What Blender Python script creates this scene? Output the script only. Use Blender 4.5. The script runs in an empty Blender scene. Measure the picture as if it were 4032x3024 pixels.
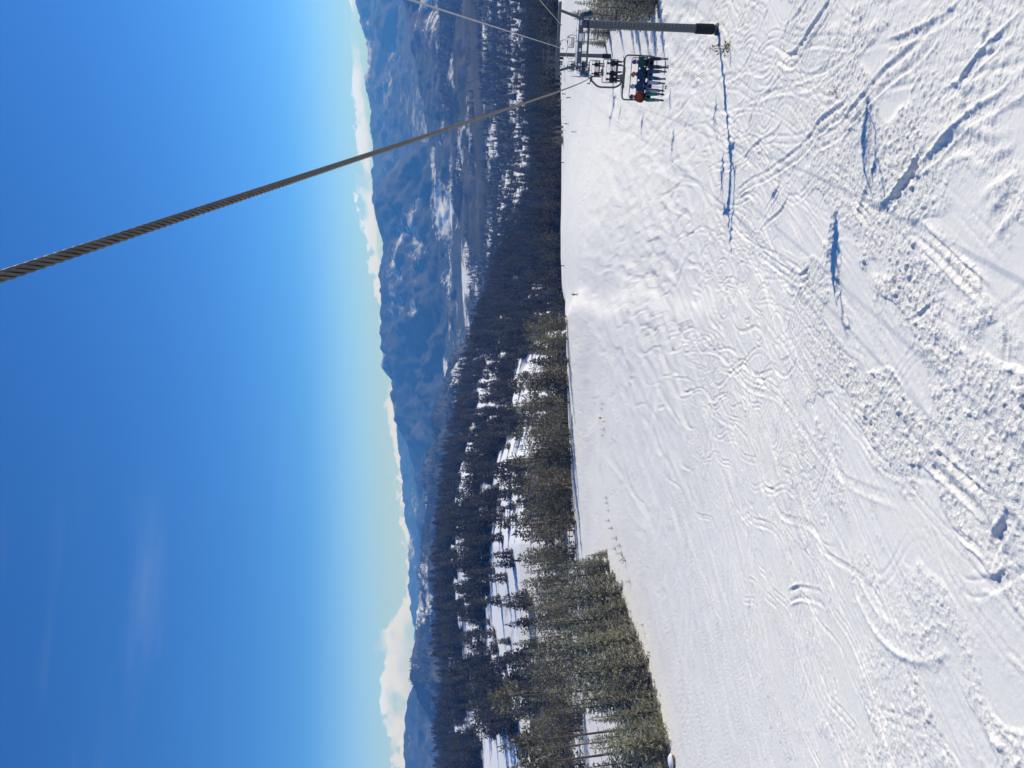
import bpy, math, random
import numpy as np
from mathutils import Vector, Matrix

random.seed(7); RNG = np.random.default_rng(7)
SC = bpy.context.scene; COL = SC.collection
R_ = math.radians

# ------------------------------------------------------------------ camera
FPX = 2900.0                                   # focal length in pixels of the 4032 x 3024 photograph
PITCH, ROLL = R_(8.36), R_(1.8)
cR0 = np.array([1., 0, 0]); cF = np.array([0, math.cos(PITCH), -math.sin(PITCH)]); cU0 = np.cross(cR0, cF)
cR = cR0*math.cos(ROLL) - cU0*math.sin(ROLL); cU = np.cross(cR, cF)
cam_d = bpy.data.cameras.new('camera'); cam = bpy.data.objects.new('camera', cam_d); COL.objects.link(cam)
cam_d.sensor_fit = 'HORIZONTAL'; cam_d.sensor_width = 36.0; cam_d.lens = 36.0*FPX/4032.0
cam_d.clip_start = 0.1; cam_d.clip_end = 90000
# the photograph lies on its side: world up points to the left edge of the picture
cam.matrix_world = Matrix(((-cU[0], cR[0], -cF[0], 0), (-cU[1], cR[1], -cF[1], 0), (-cU[2], cR[2], -cF[2], 0), (0, 0, 0, 1)))
SC.camera = cam

# ------------------------------------------------------------------ sun, sky, exposure
SUN = Vector((1.46, 0.76, 1.0)).normalized()
SUN_EL = math.asin(SUN.z); SUN_AZ = math.atan2(SUN.x, SUN.y)
sl = bpy.data.lights.new('sun', 'SUN'); sl.energy = 4.3; sl.angle = R_(0.53); sl.color = (1.0, 0.94, 0.82)
so = bpy.data.objects.new('sun', sl); COL.objects.link(so)
so.rotation_euler = SUN.to_track_quat('Z', 'Y').to_euler()
SC.view_settings.view_transform = 'Standard'; SC.view_settings.look = 'None'
SC.view_settings.exposure = 0.0; SC.view_settings.gamma = 1.0
SC.cycles.use_denoising = True
SC.cycles.max_bounces = 6; SC.cycles.volume_bounces = 1; SC.cycles.transparent_max_bounces = 8
HAZE_DENSITY = 1.15e-4; HAZE_COLOR = (0.10, 0.36, 1.0)


def new_world():
    w = bpy.data.worlds.new('World'); SC.world = w; w.use_nodes = True
    nt = w.node_tree; N = nt.nodes; L = nt.links; N.clear()
    out = N.new('ShaderNodeOutputWorld'); bg = N.new('ShaderNodeBackground'); bg.inputs['Strength'].default_value = 0.11
    L.new(bg.outputs[0], out.inputs['Surface'])
    sky = N.new('ShaderNodeTexSky'); sky.sky_type = 'NISHITA'; sky.sun_disc = False
    sky.sun_elevation = SUN_EL; sky.sun_rotation = SUN_AZ
    sky.altitude = 3300; sky.air_density = 1.0; sky.dust_density = 0.0; sky.ozone_density = 2.6
    hs = N.new('ShaderNodeHueSaturation'); hs.inputs['Saturation'].default_value = 1.2; hs.inputs['Value'].default_value = 1.0
    L.new(sky.outputs[0], hs.inputs['Color'])
    tc = N.new('ShaderNodeTexCoord'); sep = N.new('ShaderNodeSeparateXYZ'); L.new(tc.outputs['Generated'], sep.inputs[0])

    def math_(op, a, b=None, c=None):
        n = N.new('ShaderNodeMath'); n.operation = op
        for i, v in enumerate((a, b, c)):
            if v is None: continue
            if isinstance(v, (int, float)): n.inputs[i].default_value = v
            else: L.new(v, n.inputs[i])
        return n.outputs[0]
    az = math_('ARCTAN2', sep.outputs[0], sep.outputs[1])          # 0 ahead, + right
    el = math_('ARCSINE', sep.outputs[2])
    comb = N.new('ShaderNodeCombineXYZ'); L.new(az, comb.inputs[0]); L.new(math_('MULTIPLY', el, 1.7), comb.inputs[1])

    def noise(scale, detail, rough, src=comb.outputs[0]):
        n = N.new('ShaderNodeTexNoise'); n.inputs['Scale'].default_value = scale; n.inputs['Detail'].default_value = detail
        n.inputs['Roughness'].default_value = rough; L.new(src, n.inputs['Vector']); return n.outputs['Fac']

    def curve(pts, lo, hi):                                         # az (rad) -> elevation (deg)
        n = N.new('ShaderNodeFloatCurve'); c = n.mapping.curves[0]
        vals = [((a+0.8)/1.6, (e-lo)/(hi-lo)) for a, e in pts]
        c.points[0].location = vals[0]; c.points[1].location = vals[-1]
        for v in vals[1:-1]: c.points.new(*v)
        n.mapping.update()
        L.new(math_('DIVIDE', math_('ADD', az, 0.8), 1.6), n.inputs['Value'])
        return math_('MULTIPLY', math_('ADD', math_('MULTIPLY', n.outputs[0], hi-lo), lo), math.pi/180)
    # cumulus banks lying behind the ranges; heights in degrees over the horizon, azimuth from the right edge to the left
    AZ = lambda y: math.atan((1512-y)/FPX)
    def EL(x, y):
        d = cF + cR*(1512-y)/FPX - cU*(x-2016)/FPX
        return math.degrees(math.asin(d[2]/np.linalg.norm(d)))
    top_px = [(1372, 0), (1366, 120), (1374, 330), (1395, 480), (1408, 600), (1412, 760), (1432, 900), (1458, 1080), (1478, 1180), (1512, 1290),
              (1545, 1450), (1512, 1560), (1535, 1680), (1548, 1800), (1568, 1950), (1585, 2100), (1600, 2230), (1585, 2330), (1510, 2440), (1490, 2560), (1505, 2700), (1520, 2850), (1570, 3000)]
    top = curve(sorted([(AZ(y), EL(x, y)) for x, y in top_px]) , -4, 8)
    bot_px = [(1396, 0), (1404, 120), (1425, 330), (1442, 480), (1460, 600), (1480, 800), (1530, 1300), (1640, 2000), (1640, 3000)]
    bot = curve(sorted([(AZ(y), EL(x, y)) for x, y in bot_px]), -4, 8)
    nbig = noise(26, 5, 0.55); nfine = noise(70, 6, 0.62)
    edge = math_('ADD', math_('MULTIPLY', math_('SUBTRACT', nbig, 0.5), 0.044), math_('MULTIPLY', math_('SUBTRACT', nfine, 0.5), 0.03))
    d_top = math_('SUBTRACT', math_('ADD', top, edge), el)
    d_bot = math_('ADD', math_('SUBTRACT', el, bot), math_('MULTIPLY', edge, 0.35))
    def smooth(v, a, b):
        n = N.new('ShaderNodeMapRange'); n.interpolation_type = 'SMOOTHSTEP'
        n.inputs['From Min'].default_value = a; n.inputs['From Max'].default_value = b; L.new(v, n.inputs['Value']); return n.outputs[0]
    m = math_('MULTIPLY', smooth(d_top, 0.0, 0.0045), smooth(d_bot, -0.003, 0.006))
    # banks thin out into gaps along the ridge
    m = math_('MULTIPLY', m, math_('ADD', math_('MULTIPLY', smooth(noise(17, 3, 0.5), 0.36, 0.5), 0.85), 0.1))
    # thin wisps of cirrus over the left half
    st = N.new('ShaderNodeMapping'); st.inputs['Rotation'].default_value = (0, 0, R_(-52)); st.inputs['Scale'].default_value = (1.2, 6.5, 1)
    L.new(comb.outputs[0], st.inputs['Vector'])
    cir = math_('MULTIPLY', smooth(noise(1.4, 4, 0.55, st.outputs[0]), 0.5, 0.85), 0.16)
    cir = math_('MULTIPLY', cir, smooth(az, 0.02, -0.35))
    # cloud body colour: bright sunlit white, greyer in thick parts
    cb = N.new('ShaderNodeMixRGB'); cb.inputs[1].default_value = (7.4, 9.2, 14.6, 1); cb.inputs[2].default_value = (4.8, 6.3, 10.2, 1)
    L.new(math_('MULTIPLY', smooth(d_top, 0.008, 0.05), smooth(az, -0.1, -0.42)), cb.inputs[0])
    mx = N.new('ShaderNodeMixRGB'); L.new(m, mx.inputs[0]); tint = N.new('ShaderNodeMixRGB'); tint.blend_type = 'MULTIPLY'; tint.inputs[0].default_value = 1.0; tint.inputs[2].default_value = (0.58, 0.93, 1.25, 1); L.new(hs.outputs[0], tint.inputs[1]); 
    pale = N.new('ShaderNodeMixRGB'); pale.inputs[2].default_value = (4.2, 6.6, 11.0, 1); L.new(tint.outputs[0], pale.inputs[1])
    L.new(math_('MULTIPLY', smooth(el, 0.14, 0.0), 0.66), pale.inputs[0]); L.new(pale.outputs[0], mx.inputs[1]); L.new(cb.outputs[0], mx.inputs[2])
    mx2 = N.new('ShaderNodeMixRGB'); L.new(cir, mx2.inputs[0]); L.new(mx.outputs[0], mx2.inputs[1]); mx2.inputs[2].default_value = (6.5, 7.5, 8.6, 1)
    L.new(mx2.outputs[0], bg.inputs['Color'])
new_world()


# ------------------------------------------------------------------ helpers: pixels, noise, meshes
def pix(x, y, Y):
    d = cF + cR*(1512-y)/FPX - cU*(x-2016)/FPX
    return d*(Y/d[1])


def sstep(a, b, x):
    t = np.clip((np.asarray(x, float)-a)/(b-a), 0, 1); return t*t*(3-2*t)


def vnoise(x, y, seed=0):
    x = np.asarray(x, float); y = np.asarray(y, float)
    xi = np.floor(x).astype(np.int64); yi = np.floor(y).astype(np.int64); fx = x-xi; fy = y-yi
    fx = fx*fx*fx*(fx*(fx*6-15)+10); fy = fy*fy*fy*(fy*(fy*6-15)+10)
    def h(i, j):
        n = (i*374761393 + j*668265263 + seed*974634777) & 0xffffffff
        n = ((n ^ (n >> 13))*1274126177) & 0xffffffff
        n = ((n ^ (n >> 16))*2246822519) & 0xffffffff
        return ((n ^ (n >> 15)) & 0xffff)/32767.5 - 1
    a = h(xi, yi); b = h(xi+1, yi); c = h(xi, yi+1); d = h(xi+1, yi+1)
    return (a+(b-a)*fx)*(1-fy) + (c+(d-c)*fx)*fy


def fbm(x, y, o=4, seed=0, gain=0.5):
    s = 0; a = 1.0; t = 0
    for k in range(o):
        s = s + a*vnoise(x*2**k+17.3*k, y*2**k-9.1*k, seed+k); t += a; a *= gain
    return s/t


def mesh(name, V, F, mats=(), smooth=False, mi=None):
    me = bpy.data.meshes.new(name); V = np.asarray(V, np.float32).reshape(-1, 3)
    if isinstance(F, np.ndarray) and F.ndim == 2:
        k = F.shape[1]; me.vertices.add(len(V)); me.vertices.foreach_set('co', V.ravel())
        me.loops.add(F.size); me.loops.foreach_set('vertex_index', F.astype(np.int32).ravel())
        me.polygons.add(len(F)); me.polygons.foreach_set('loop_start', np.arange(0, F.size, k, dtype=np.int32))
        me.update(calc_edges=True)
    else:
        me.from_pydata([tuple(map(float, v)) for v in V], [], [tuple(int(i) for i in f) for f in F])
    for m in mats: me.materials.append(m)
    if mi is not None: me.polygons.foreach_set('material_index', np.asarray(mi, np.int32))
    if smooth: me.polygons.foreach_set('use_smooth', np.ones(len(me.polygons), bool))
    me.validate(); me.update(); return me


def link(name, me, parent=None, loc=None, rz=None):
    o = bpy.data.objects.new(name, me); COL.objects.link(o)
    if parent is not None: o.parent = parent
    if loc is not None: o.location = tuple(map(float, loc))
    if rz is not None: o.rotation_euler = (0, 0, rz)
    return o


def tag(o, label=None, cat=None, group=None, kind=None):
    if label: o['label'] = label
    if cat: o['category'] = cat
    if group: o['group'] = group
    if kind: o['kind'] = kind
    return o


def thing(name, label, cat, loc, rz=0, group=None):
    return tag(link(name, None, None, loc, rz), label, cat, group)


class MB:
    """collects simple solids into one mesh"""
    def __init__(s): s.V = []; s.F = []
    def add(s, V, F):
        b = len(s.V); s.V += [tuple(map(float, v)) for v in V]; s.F += [tuple(i+b for i in f) for f in F]; return s
    def box(s, c, d, rot=None, bev=0.0):
        hx, hy, hz = d[0]/2, d[1]/2, d[2]/2; b = min(bev, hx*.9, hy*.9, hz*.9); P = []
        if b <= 0:
            P = [(x, y, z) for z in (-hz, hz) for y in (-hy, hy) for x in (-hx, hx)]
            F = [(0, 2, 3, 1), (4, 5, 7, 6), (0, 1, 5, 4), (2, 6, 7, 3), (0, 4, 6, 2), (1, 3, 7, 5)]
        else:
            ring = lambda x, y: [(x-b, -y), (x, -y+b), (x, y-b), (x-b, y), (-x+b, y), (-x, y-b), (-x, -y+b), (-x+b, -y)]
            for z, q in ((-hz, b), (-hz+b, 0), (hz-b, 0), (hz, b)):
                P += [(x, y, z) for x, y in ring(hx-q, hy-q)]
            F = [tuple(range(7, -1, -1)), tuple(range(24, 32))]
            for k in range(3):
                for i in range(8): F.append((k*8+i, k*8+(i+1) % 8, k*8+8+(i+1) % 8, k*8+8+i))
        M = rot if rot is not None else Matrix.Identity(3)
        c = Vector(c); return s.add([c+M@Vector(p) for p in P], F)
    def beam(s, a, b, w, h, bev=0.0):
        a = Vector(a); b = Vector(b); d = b-a; q = d.to_track_quat('Y', 'Z').to_matrix()
        return s.box((a+b)/2, (w, d.length, h), q, bev)
    def tube(s, path, r, n=8, cap=True, closed=False):
        P = [Vector(p) for p in path]; m = len(P); rr = r if hasattr(r, '__len__') else [r]*m
        base = len(s.V); up = None
        for i, p in enumerate(P):
            t = (P[(i+1) % m]-P[i-1]) if closed else (P[min(i+1, m-1)]-P[max(i-1, 0)])
            t.normalize()
            if up is None:
                up = Vector((0, 0, 1)) if abs(t.z) < 0.9 else Vector((0, 1, 0))
            x = t.cross(up)
            if x.length < 1e-5: x = t.cross(Vector((1, 0, 0)))
            x.normalize(); up = x.cross(t).normalized()
            for k in range(n):
                a = 2*math.pi*k/n; s.V.append(tuple(p + x*(math.cos(a)*rr[i]) + up*(math.sin(a)*rr[i])))
        for i in range(m if closed else m-1):
            j = (i+1) % m
            for k in range(n):
                s.F.append((base+i*n+k, base+i*n+(k+1) % n, base+j*n+(k+1) % n, base+j*n+k))
        if cap and not closed:
            s.F.append(tuple(base+k for k in range(n-1, -1, -1))); s.F.append(tuple(base+(m-1)*n+k for k in range(n)))
        return s
    def ell(s, c, r, nu=12, nv=8, z0=-1.0, z1=1.0, rot=None):
        M = rot if rot is not None else Matrix.Identity(3); c = Vector(c); base = len(s.V)
        for j in range(nv+1):
            z = z0+(z1-z0)*(0.5-0.5*math.cos(math.pi*j/nv)); q = math.sqrt(max(0, 1-z*z))
            for i in range(nu):
                a = 2*math.pi*i/nu; s.V.append(tuple(c+M@Vector((r[0]*q*math.cos(a), r[1]*q*math.sin(a), r[2]*z))))
        for j in range(nv):
            for i in range(nu):
                s.F.append((base+j*nu+i, base+j*nu+(i+1) % nu, base+(j+1)*nu+(i+1) % nu, base+(j+1)*nu+i))
        s.F.append(tuple(base+i for i in range(nu-1, -1, -1))); s.F.append(tuple(base+nv*nu+i for i in range(nu)))
        return s
    def build(s, name, mat, parent=None, smooth=True, loc=None):
        me = mesh(name, s.V, s.F, [mat], smooth)
        if smooth:
            try: me.set_sharp_from_angle(angle=R_(40))
            except Exception: pass
        return link(name, me, parent, loc)


def bend(pts, r=0.12, n=5):
    """round the corners of a polyline"""
    P = [Vector(p) for p in pts]; out = [P[0]]
    for i in range(1, len(P)-1):
        a = P[i-1]-P[i]; b = P[i+1]-P[i]; q = min(r, a.length*.48, b.length*.48)
        A = P[i]+a.normalized()*q; B = P[i]+b.normalized()*q
        for k in range(n+1):
            t = k/n; out.append(A*(1-t)**2 + P[i]*2*t*(1-t) + B*t*t)
    return out+[P[-1]]


# ------------------------------------------------------------------ materials
def material(name, color, rough=0.6, metal=0.0, var=0.12, scale=6.0, bump=0.0, rnd=0.0, spec=0.4):
    m = bpy.data.materials.new(name); m.use_nodes = True; nt = m.node_tree; N = nt.nodes; L = nt.links
    p = N['Principled BSDF']; p.inputs['Roughness'].default_value = rough; p.inputs['Metallic'].default_value = metal
    p.inputs['Specular IOR Level'].default_value = spec
    tc = N.new('ShaderNodeTexCoord'); n = N.new('ShaderNodeTexNoise'); n.inputs['Scale'].default_value = scale; n.inputs['Detail'].default_value = 5
    L.new(tc.outputs['Object'], n.inputs['Vector'])
    mr = N.new('ShaderNodeMapRange'); mr.inputs['From Min'].default_value = 0.25; mr.inputs['From Max'].default_value = 0.75
    mr.inputs['To Min'].default_value = 1-var; mr.inputs['To Max'].default_value = 1+var; L.new(n.outputs['Fac'], mr.inputs['Value'])
    hs = N.new('ShaderNodeHueSaturation'); hs.inputs['Color'].default_value = (*color, 1); L.new(mr.outputs[0], hs.inputs['Value'])
    L.new(hs.outputs[0], p.inputs['Base Color'])
    if bump:
        b = N.new('ShaderNodeBump'); b.inputs['Strength'].default_value = bump; b.inputs['Distance'].default_value = 0.02
        L.new(n.outputs['Fac'], b.inputs['Height']); L.new(b.outputs[0], p.inputs['Normal'])
    return m


def snow_material():
    m = bpy.data.materials.new('snow'); m.use_nodes = True; nt = m.node_tree; N = nt.nodes; L = nt.links
    p = N['Principled BSDF']; p.inputs['Roughness'].default_value = 0.75; p.inputs['Specular IOR Level'].default_value = 0.25
    tc = N.new('ShaderNodeTexCoord')
    big = N.new('ShaderNodeTexNoise'); big.inputs['Scale'].default_value = 0.12; big.inputs['Detail'].default_value = 4; L.new(tc.outputs['Object'], big.inputs['Vector'])
    cr = N.new('ShaderNodeMixRGB'); cr.inputs[1].default_value = (0.77, 0.755, 0.71, 1); cr.inputs[2].default_value = (0.86, 0.843, 0.795, 1)
    L.new(big.outputs['Fac'], cr.inputs[0]); L.new(cr.outputs[0], p.inputs['Base Color'])
    # churned crumbs: fine relief that comes and goes with a broad mask and with the trodden attribute
    f1 = N.new('ShaderNodeTexNoise'); f1.inputs['Scale'].default_value = 3.2; f1.inputs['Detail'].default_value = 5; f1.inputs['Roughness'].default_value = 0.62
    L.new(tc.outputs['Object'], f1.inputs['Vector'])
    at = N.new('ShaderNodeAttribute'); at.attribute_name = 'churn'
    mul = N.new('ShaderNodeMath'); mul.operation = 'MULTIPLY'; L.new(at.outputs['Fac'], mul.inputs[0]); L.new(f1.outputs['Fac'], mul.inputs[1])
    b = N.new('ShaderNodeBump'); b.inputs['Strength'].default_value = 0.8; b.inputs['Distance'].default_value = 0.22
    L.new(mul.outputs[0], b.inputs['Height']); L.new(b.outputs[0], p.inputs['Normal'])
    return m


def land_material(name, forest=(0.030, 0.036, 0.026), open_=(0.10, 0.085, 0.065), snow=(0.86, 0.87, 0.9), scale=0.002, snow_at=0.58, soft=0.04, stretch=(1, 1, 1)):
    m = bpy.data.materials.new(name); m.use_nodes = True; nt = m.node_tree; N = nt.nodes; L = nt.links
    p = N['Principled BSDF']; p.inputs['Roughness'].default_value = 0.9; p.inputs['Specular IOR Level'].default_value = 0.1
    tc = N.new('ShaderNodeTexCoord'); mp = N.new('ShaderNodeMapping'); mp.inputs['Scale'].default_value = stretch
    L.new(tc.outputs['Object'], mp.inputs['Vector'])
    def nz(s, d, r=0.6):
        n = N.new('ShaderNodeTexNoise'); n.inputs['Scale'].default_value = s; n.inputs['Detail'].default_value = d; n.inputs['Roughness'].default_value = r
        L.new(mp.outputs[0], n.inputs['Vector']); return n.outputs['Fac']
    a = nz(scale, 9, 0.66); b = nz(scale*3.1, 6); c = nz(scale*30, 4, 0.7)
    mix = N.new('ShaderNodeMixRGB'); mix.inputs[1].default_value = (*forest, 1); mix.inputs[2].default_value = (*open_, 1)
    r1 = N.new('ShaderNodeMapRange'); r1.inputs['From Min'].default_value = 0.42; r1.inputs['From Max'].default_value = 0.66; L.new(b, r1.inputs['Value']); L.new(r1.outputs[0], mix.inputs[0])
    hv = N.new('ShaderNodeHueSaturation'); r3 = N.new('ShaderNodeMapRange'); r3.inputs['From Min'].default_value = 0.3; r3.inputs['From Max'].default_value = 0.7
    r3.inputs['To Min'].default_value = 0.55; r3.inputs['To Max'].default_value = 1.5; L.new(c, r3.inputs['Value']); L.new(r3.outputs[0], hv.inputs['Value']); L.new(mix.outputs[0], hv.inputs['Color'])
    add = N.new('ShaderNodeMath'); add.operation = 'MULTIPLY_ADD'; L.new(c, add.inputs[0]); add.inputs[1].default_value = 0.22; L.new(a, add.inputs[2])
    r2 = N.new('ShaderNodeMapRange'); r2.inputs['From Min'].default_value = snow_at+0.11-soft; r2.inputs['From Max'].default_value = snow_at+0.11+soft; L.new(add.outputs[0], r2.inputs['Value'])
    mx = N.new('ShaderNodeMixRGB'); L.new(r2.outputs[0], mx.inputs[0]); L.new(hv.outputs[0], mx.inputs[1]); mx.inputs[2].default_value = (*snow, 1)
    L.new(mx.outputs[0], p.inputs['Base Color']); return m


def needle_material(name, dark, light, frost, amount):
    m = bpy.data.materials.new(name); m.use_nodes = True; nt = m.node_tree; N = nt.nodes; L = nt.links
    p = N['Principled BSDF']; p.inputs['Roughness'].default_value = 0.75; p.inputs['Specular IOR Level'].default_value = 0.2
    at = N.new('ShaderNodeAttribute'); at.attribute_name = 'tint'
    oi = N.new('ShaderNodeObjectInfo')
    mix = N.new('ShaderNodeMixRGB'); mix.inputs[1].default_value = (*dark, 1); mix.inputs[2].default_value = (*light, 1); L.new(at.outputs['Fac'], mix.inputs[0])
    hs = N.new('ShaderNodeHueSaturation'); L.new(mix.outputs[0], hs.inputs['Color'])
    r = N.new('ShaderNodeMapRange'); r.inputs['To Min'].default_value = 0.5; r.inputs['To Max'].default_value = 1.4; L.new(oi.outputs['Random'], r.inputs['Value']); L.new(r.outputs[0], hs.inputs['Value'])
    r4 = N.new('ShaderNodeMapRange'); r4.inputs['To Min'].default_value = 0.475; r4.inputs['To Max'].default_value = 0.502; L.new(oi.outputs['Random'], r4.inputs['Value']); L.new(r4.outputs[0], hs.inputs['Hue'])
    gt = N.new('ShaderNodeMath'); gt.operation = 'GREATER_THAN'; L.new(at.outputs['Fac'], gt.inputs[0]); gt.inputs[1].default_value = 1-amount
    mx = N.new('ShaderNodeMixRGB'); L.new(gt.outputs[0], mx.inputs[0]); L.new(hs.outputs[0], mx.inputs[1]); mx.inputs[2].default_value = (*frost, 1)
    L.new(mx.outputs[0], p.inputs['Base Color'])
    tr = N.new('ShaderNodeBsdfTranslucent'); L.new(mx.outputs[0], tr.inputs['Color']); ms = N.new('ShaderNodeMixShader'); ms.inputs[0].default_value = 0.38
    L.new(p.outputs[0], ms.inputs[1]); L.new(tr.outputs[0], ms.inputs[2]); L.new(ms.outputs[0], N['Material Output'].inputs['Surface']); return m


M_SNOW = snow_material()
M_STEEL = material('galvanised_steel', (0.085, 0.096, 0.104), 0.5, 0.25, 0.14, 2.5)
M_STEEL_D = material('weathered_steel', (0.085, 0.10, 0.11), 0.5, 0.25, 0.2, 3)
M_CHAIR = material('chair_steel', (0.085, 0.09, 0.09), 0.42, 0.3, 0.1, 5)
M_BLACK = material('black_rubber', (0.012, 0.012, 0.013), 0.8, 0, 0.3, 8)
M_PAD = material('black_padding', (0.010, 0.010, 0.012), 0.85, 0, 0.3, 4)
M_ROPE = material('wire_rope', (0.065, 0.058, 0.054), 0.34, 0.35, 0.4, 14)
M_CABLE = material('cable_sheath', (0.33, 0.33, 0.33), 0.5, 0.1, 0.1, 3)
M_SNOWCAP = material('packed_snow', (0.86, 0.87, 0.9), 0.8, 0, 0.03, 4)
M_BARK = material('pine_bark', (0.13, 0.095, 0.07), 0.9, 0, 0.3, 5, 0.4)
M_BARKG = material('grey_bark', (0.09, 0.075, 0.065), 0.9, 0, 0.3, 5, 0.4)
M_NEEDLE = needle_material('frosted_spruce_needles', (0.150, 0.140, 0.078), (0.35, 0.325, 0.185), (0.56, 0.56, 0.49), 0.28)
M_PINE = needle_material('pine_needles', (0.098, 0.090, 0.048), (0.265, 0.235, 0.125), (0.40, 0.39, 0.33), 0.17)
M_FAR = needle_material('distant_needles', (0.045, 0.040, 0.028), (0.13, 0.110, 0.070), (0.24, 0.23, 0.20), 0.07)


# ------------------------------------------------------------------ terrain
def pw(Y, pts):
    a = np.array(pts, float); x, y = a[:, 0], a[:, 1]; h = np.diff(x); dl = np.diff(y)/h
    m = np.zeros(len(x)); m[1:-1] = np.where(dl[:-1]*dl[1:] > 0, 2*dl[:-1]*dl[1:]/(dl[:-1]+dl[1:]+1e-12*np.sign(dl[1:]+1e-15)), 0); m[0] = dl[0]; m[-1] = dl[-1]
    Y = np.asarray(Y, float); Yc = np.clip(Y, x[0], x[-1]); i = np.clip(np.searchsorted(x, Yc)-1, 0, len(x)-2); t = (Yc-x[i])/h[i]
    z = (1+2*t)*(1-t)**2*y[i] + t*(1-t)**2*h[i]*m[i] + t*t*(3-2*t)*y[i+1] + t*t*(t-1)*h[i]*m[i+1]
    return z + np.where(Y < x[0], (Y-x[0])*m[0], 0)


P_LEFT = [(-60, 7.3), (0, -10.8), (20, -16.85), (40, -22.9), (60, -28.6), (72, -31.3), (90, -34.7), (110, -37.6), (140, -41.2), (170, -44.4), (200, -47.1), (215, -49.3), (235, -53.6),
          (280, -63), (340, -71), (420, -66), (500, -58), (650, -53), (900, -49.5), (1050, -54), (1300, -95), (1700, -190), (2200, -262), (3000, -300), (5000, -320), (9000, -300), (15000, -260), (26000, -220)]
P_MID = [(-60, 7.3), (0, -10.8), (20, -16.85), (40, -22.9), (60, -28.7), (72, -31.6), (90, -35.2), (110, -38.3), (140, -42.2), (170, -45.6), (200, -49.4), (260, -59.8), (350, -77.4), (370, -83), (420, -99), (500, -122), (700, -153),
         (1000, -203), (1500, -245), (2200, -280), (3000, -300), (5000, -320), (9000, -300), (15000, -260), (26000, -220)]
P_RIGHT = [(-60, 7.3), (0, -10.8), (20, -16.85), (40, -22.9), (60, -28.9), (72, -32.4), (100, -38.8), (140, -47.2), (190, -57.3), (260, -67.5), (350, -80.2), (370, -86), (420, -102), (500, -124), (700, -154),
           (1000, -204), (1500, -245), (2200, -280), (3000, -300), (5000, -320), (9000, -300), (15000, -260), (26000, -220)]


def ground(X, Y):
    X = np.asarray(X, float); Y = np.asarray(Y, float); u = X/np.sqrt(Y*Y+15*15)
    u = np.where(Y < 0, 0.3*np.tanh(u), u)
    zl = pw(Y, P_LEFT); zm = pw(Y, P_MID); zr = pw(Y, P_RIGHT)
    drop = np.interp(u, [-.6, -.22, -.12, 0, .07, .13, .3], [6, 0, -12, -38, -58, -80, -95])*sstep(260, 460, Y)*(1-sstep(1100, 1900, Y))
    zl = zl+drop
    hi = 0.13+0.2*sstep(380, 900, Y)
    wl = sstep(0.088, hi, u + 0.008*np.sin(Y*0.09))
    z = zl*(1-wl)+zm*wl
    wr = sstep(0.16, 0.46, u); z = z*(1-wr)+zr*wr
    z = z - 0.02*X*(1-sstep(60, 180, np.abs(Y)))
    z = z + (0.9*vnoise(X/55., Y/55., 3))*sstep(60, 160, Y) + 7*fbm(X/160., Y/160., 4, 5)*sstep(380, 700, Y) + 20*fbm(X/700., Y/700., 3, 8)*sstep(1300, 2500, Y)
    return z


def hit(px, py, y0=14., y1=600.):
    d = cF + cR*(1512-py)/FPX - cU*(px-2016)/FPX; d = d/d[1]
    Y = np.geomspace(y0, y1, 1500); below = d[2]*Y < ground(d[0]*Y, Y)
    i = int(np.argmax(below)) if below.any() else len(Y)-1
    a, b = Y[max(i-1, 0)], Y[i]
    for _ in range(25):
        m = (a+b)/2
        if d[2]*m < ground(d[0]*m, m): b = m
        else: a = m
    return np.array([d[0]*b, b, float(ground(d[0]*b, b))])


def gz(x, y): return float(ground(x, y))


# --- the piste: one sheet, fine where the camera sees it
u_d = np.linspace(-0.585, 0.585, 880); u_o = 0.585+np.cumsum(np.linspace(0.003, 0.06, 26))
US = np.concatenate([-u_o[::-1], u_d, u_o])
near = 16.0-np.cumsum(np.linspace(0.05, 2.6, 56))[::-1]
inv = 1/np.linspace(1/16.0, 1/212.0, 670); far_r = np.concatenate([np.linspace(212, 300, 40)[1:], np.linspace(300, 432, 70)[1:]])
YS = np.concatenate([near, inv, far_r])
WS = np.sqrt(YS**2+15**2)
GX = US[None, :]*WS[:, None]; GY = np.repeat(YS[:, None], len(US), 1)
GZ = ground(GX, GY)
DZ = np.zeros_like(GZ); CH = np.zeros_like(GZ)


def spline(P, n=24):
    P = np.asarray(P, float)
    if len(P) == 2: P = np.array([P[0], (P[0]+P[1])/2, P[1]])
    Q = np.vstack([2*P[0]-P[1], P, 2*P[-1]-P[-2]]); out = []
    for i in range(1, len(Q)-2):
        t = np.linspace(0, 1, n, endpoint=False)[:, None]; a, b, c, d = Q[i-1:i+3]
        out.append(0.5*((2*b)+(-a+c)*t+(2*a-5*b+4*c-d)*t*t+(-a+3*b-3*c+d)*t**3))
    return np.vstack(out+[P[-1:]])


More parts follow.
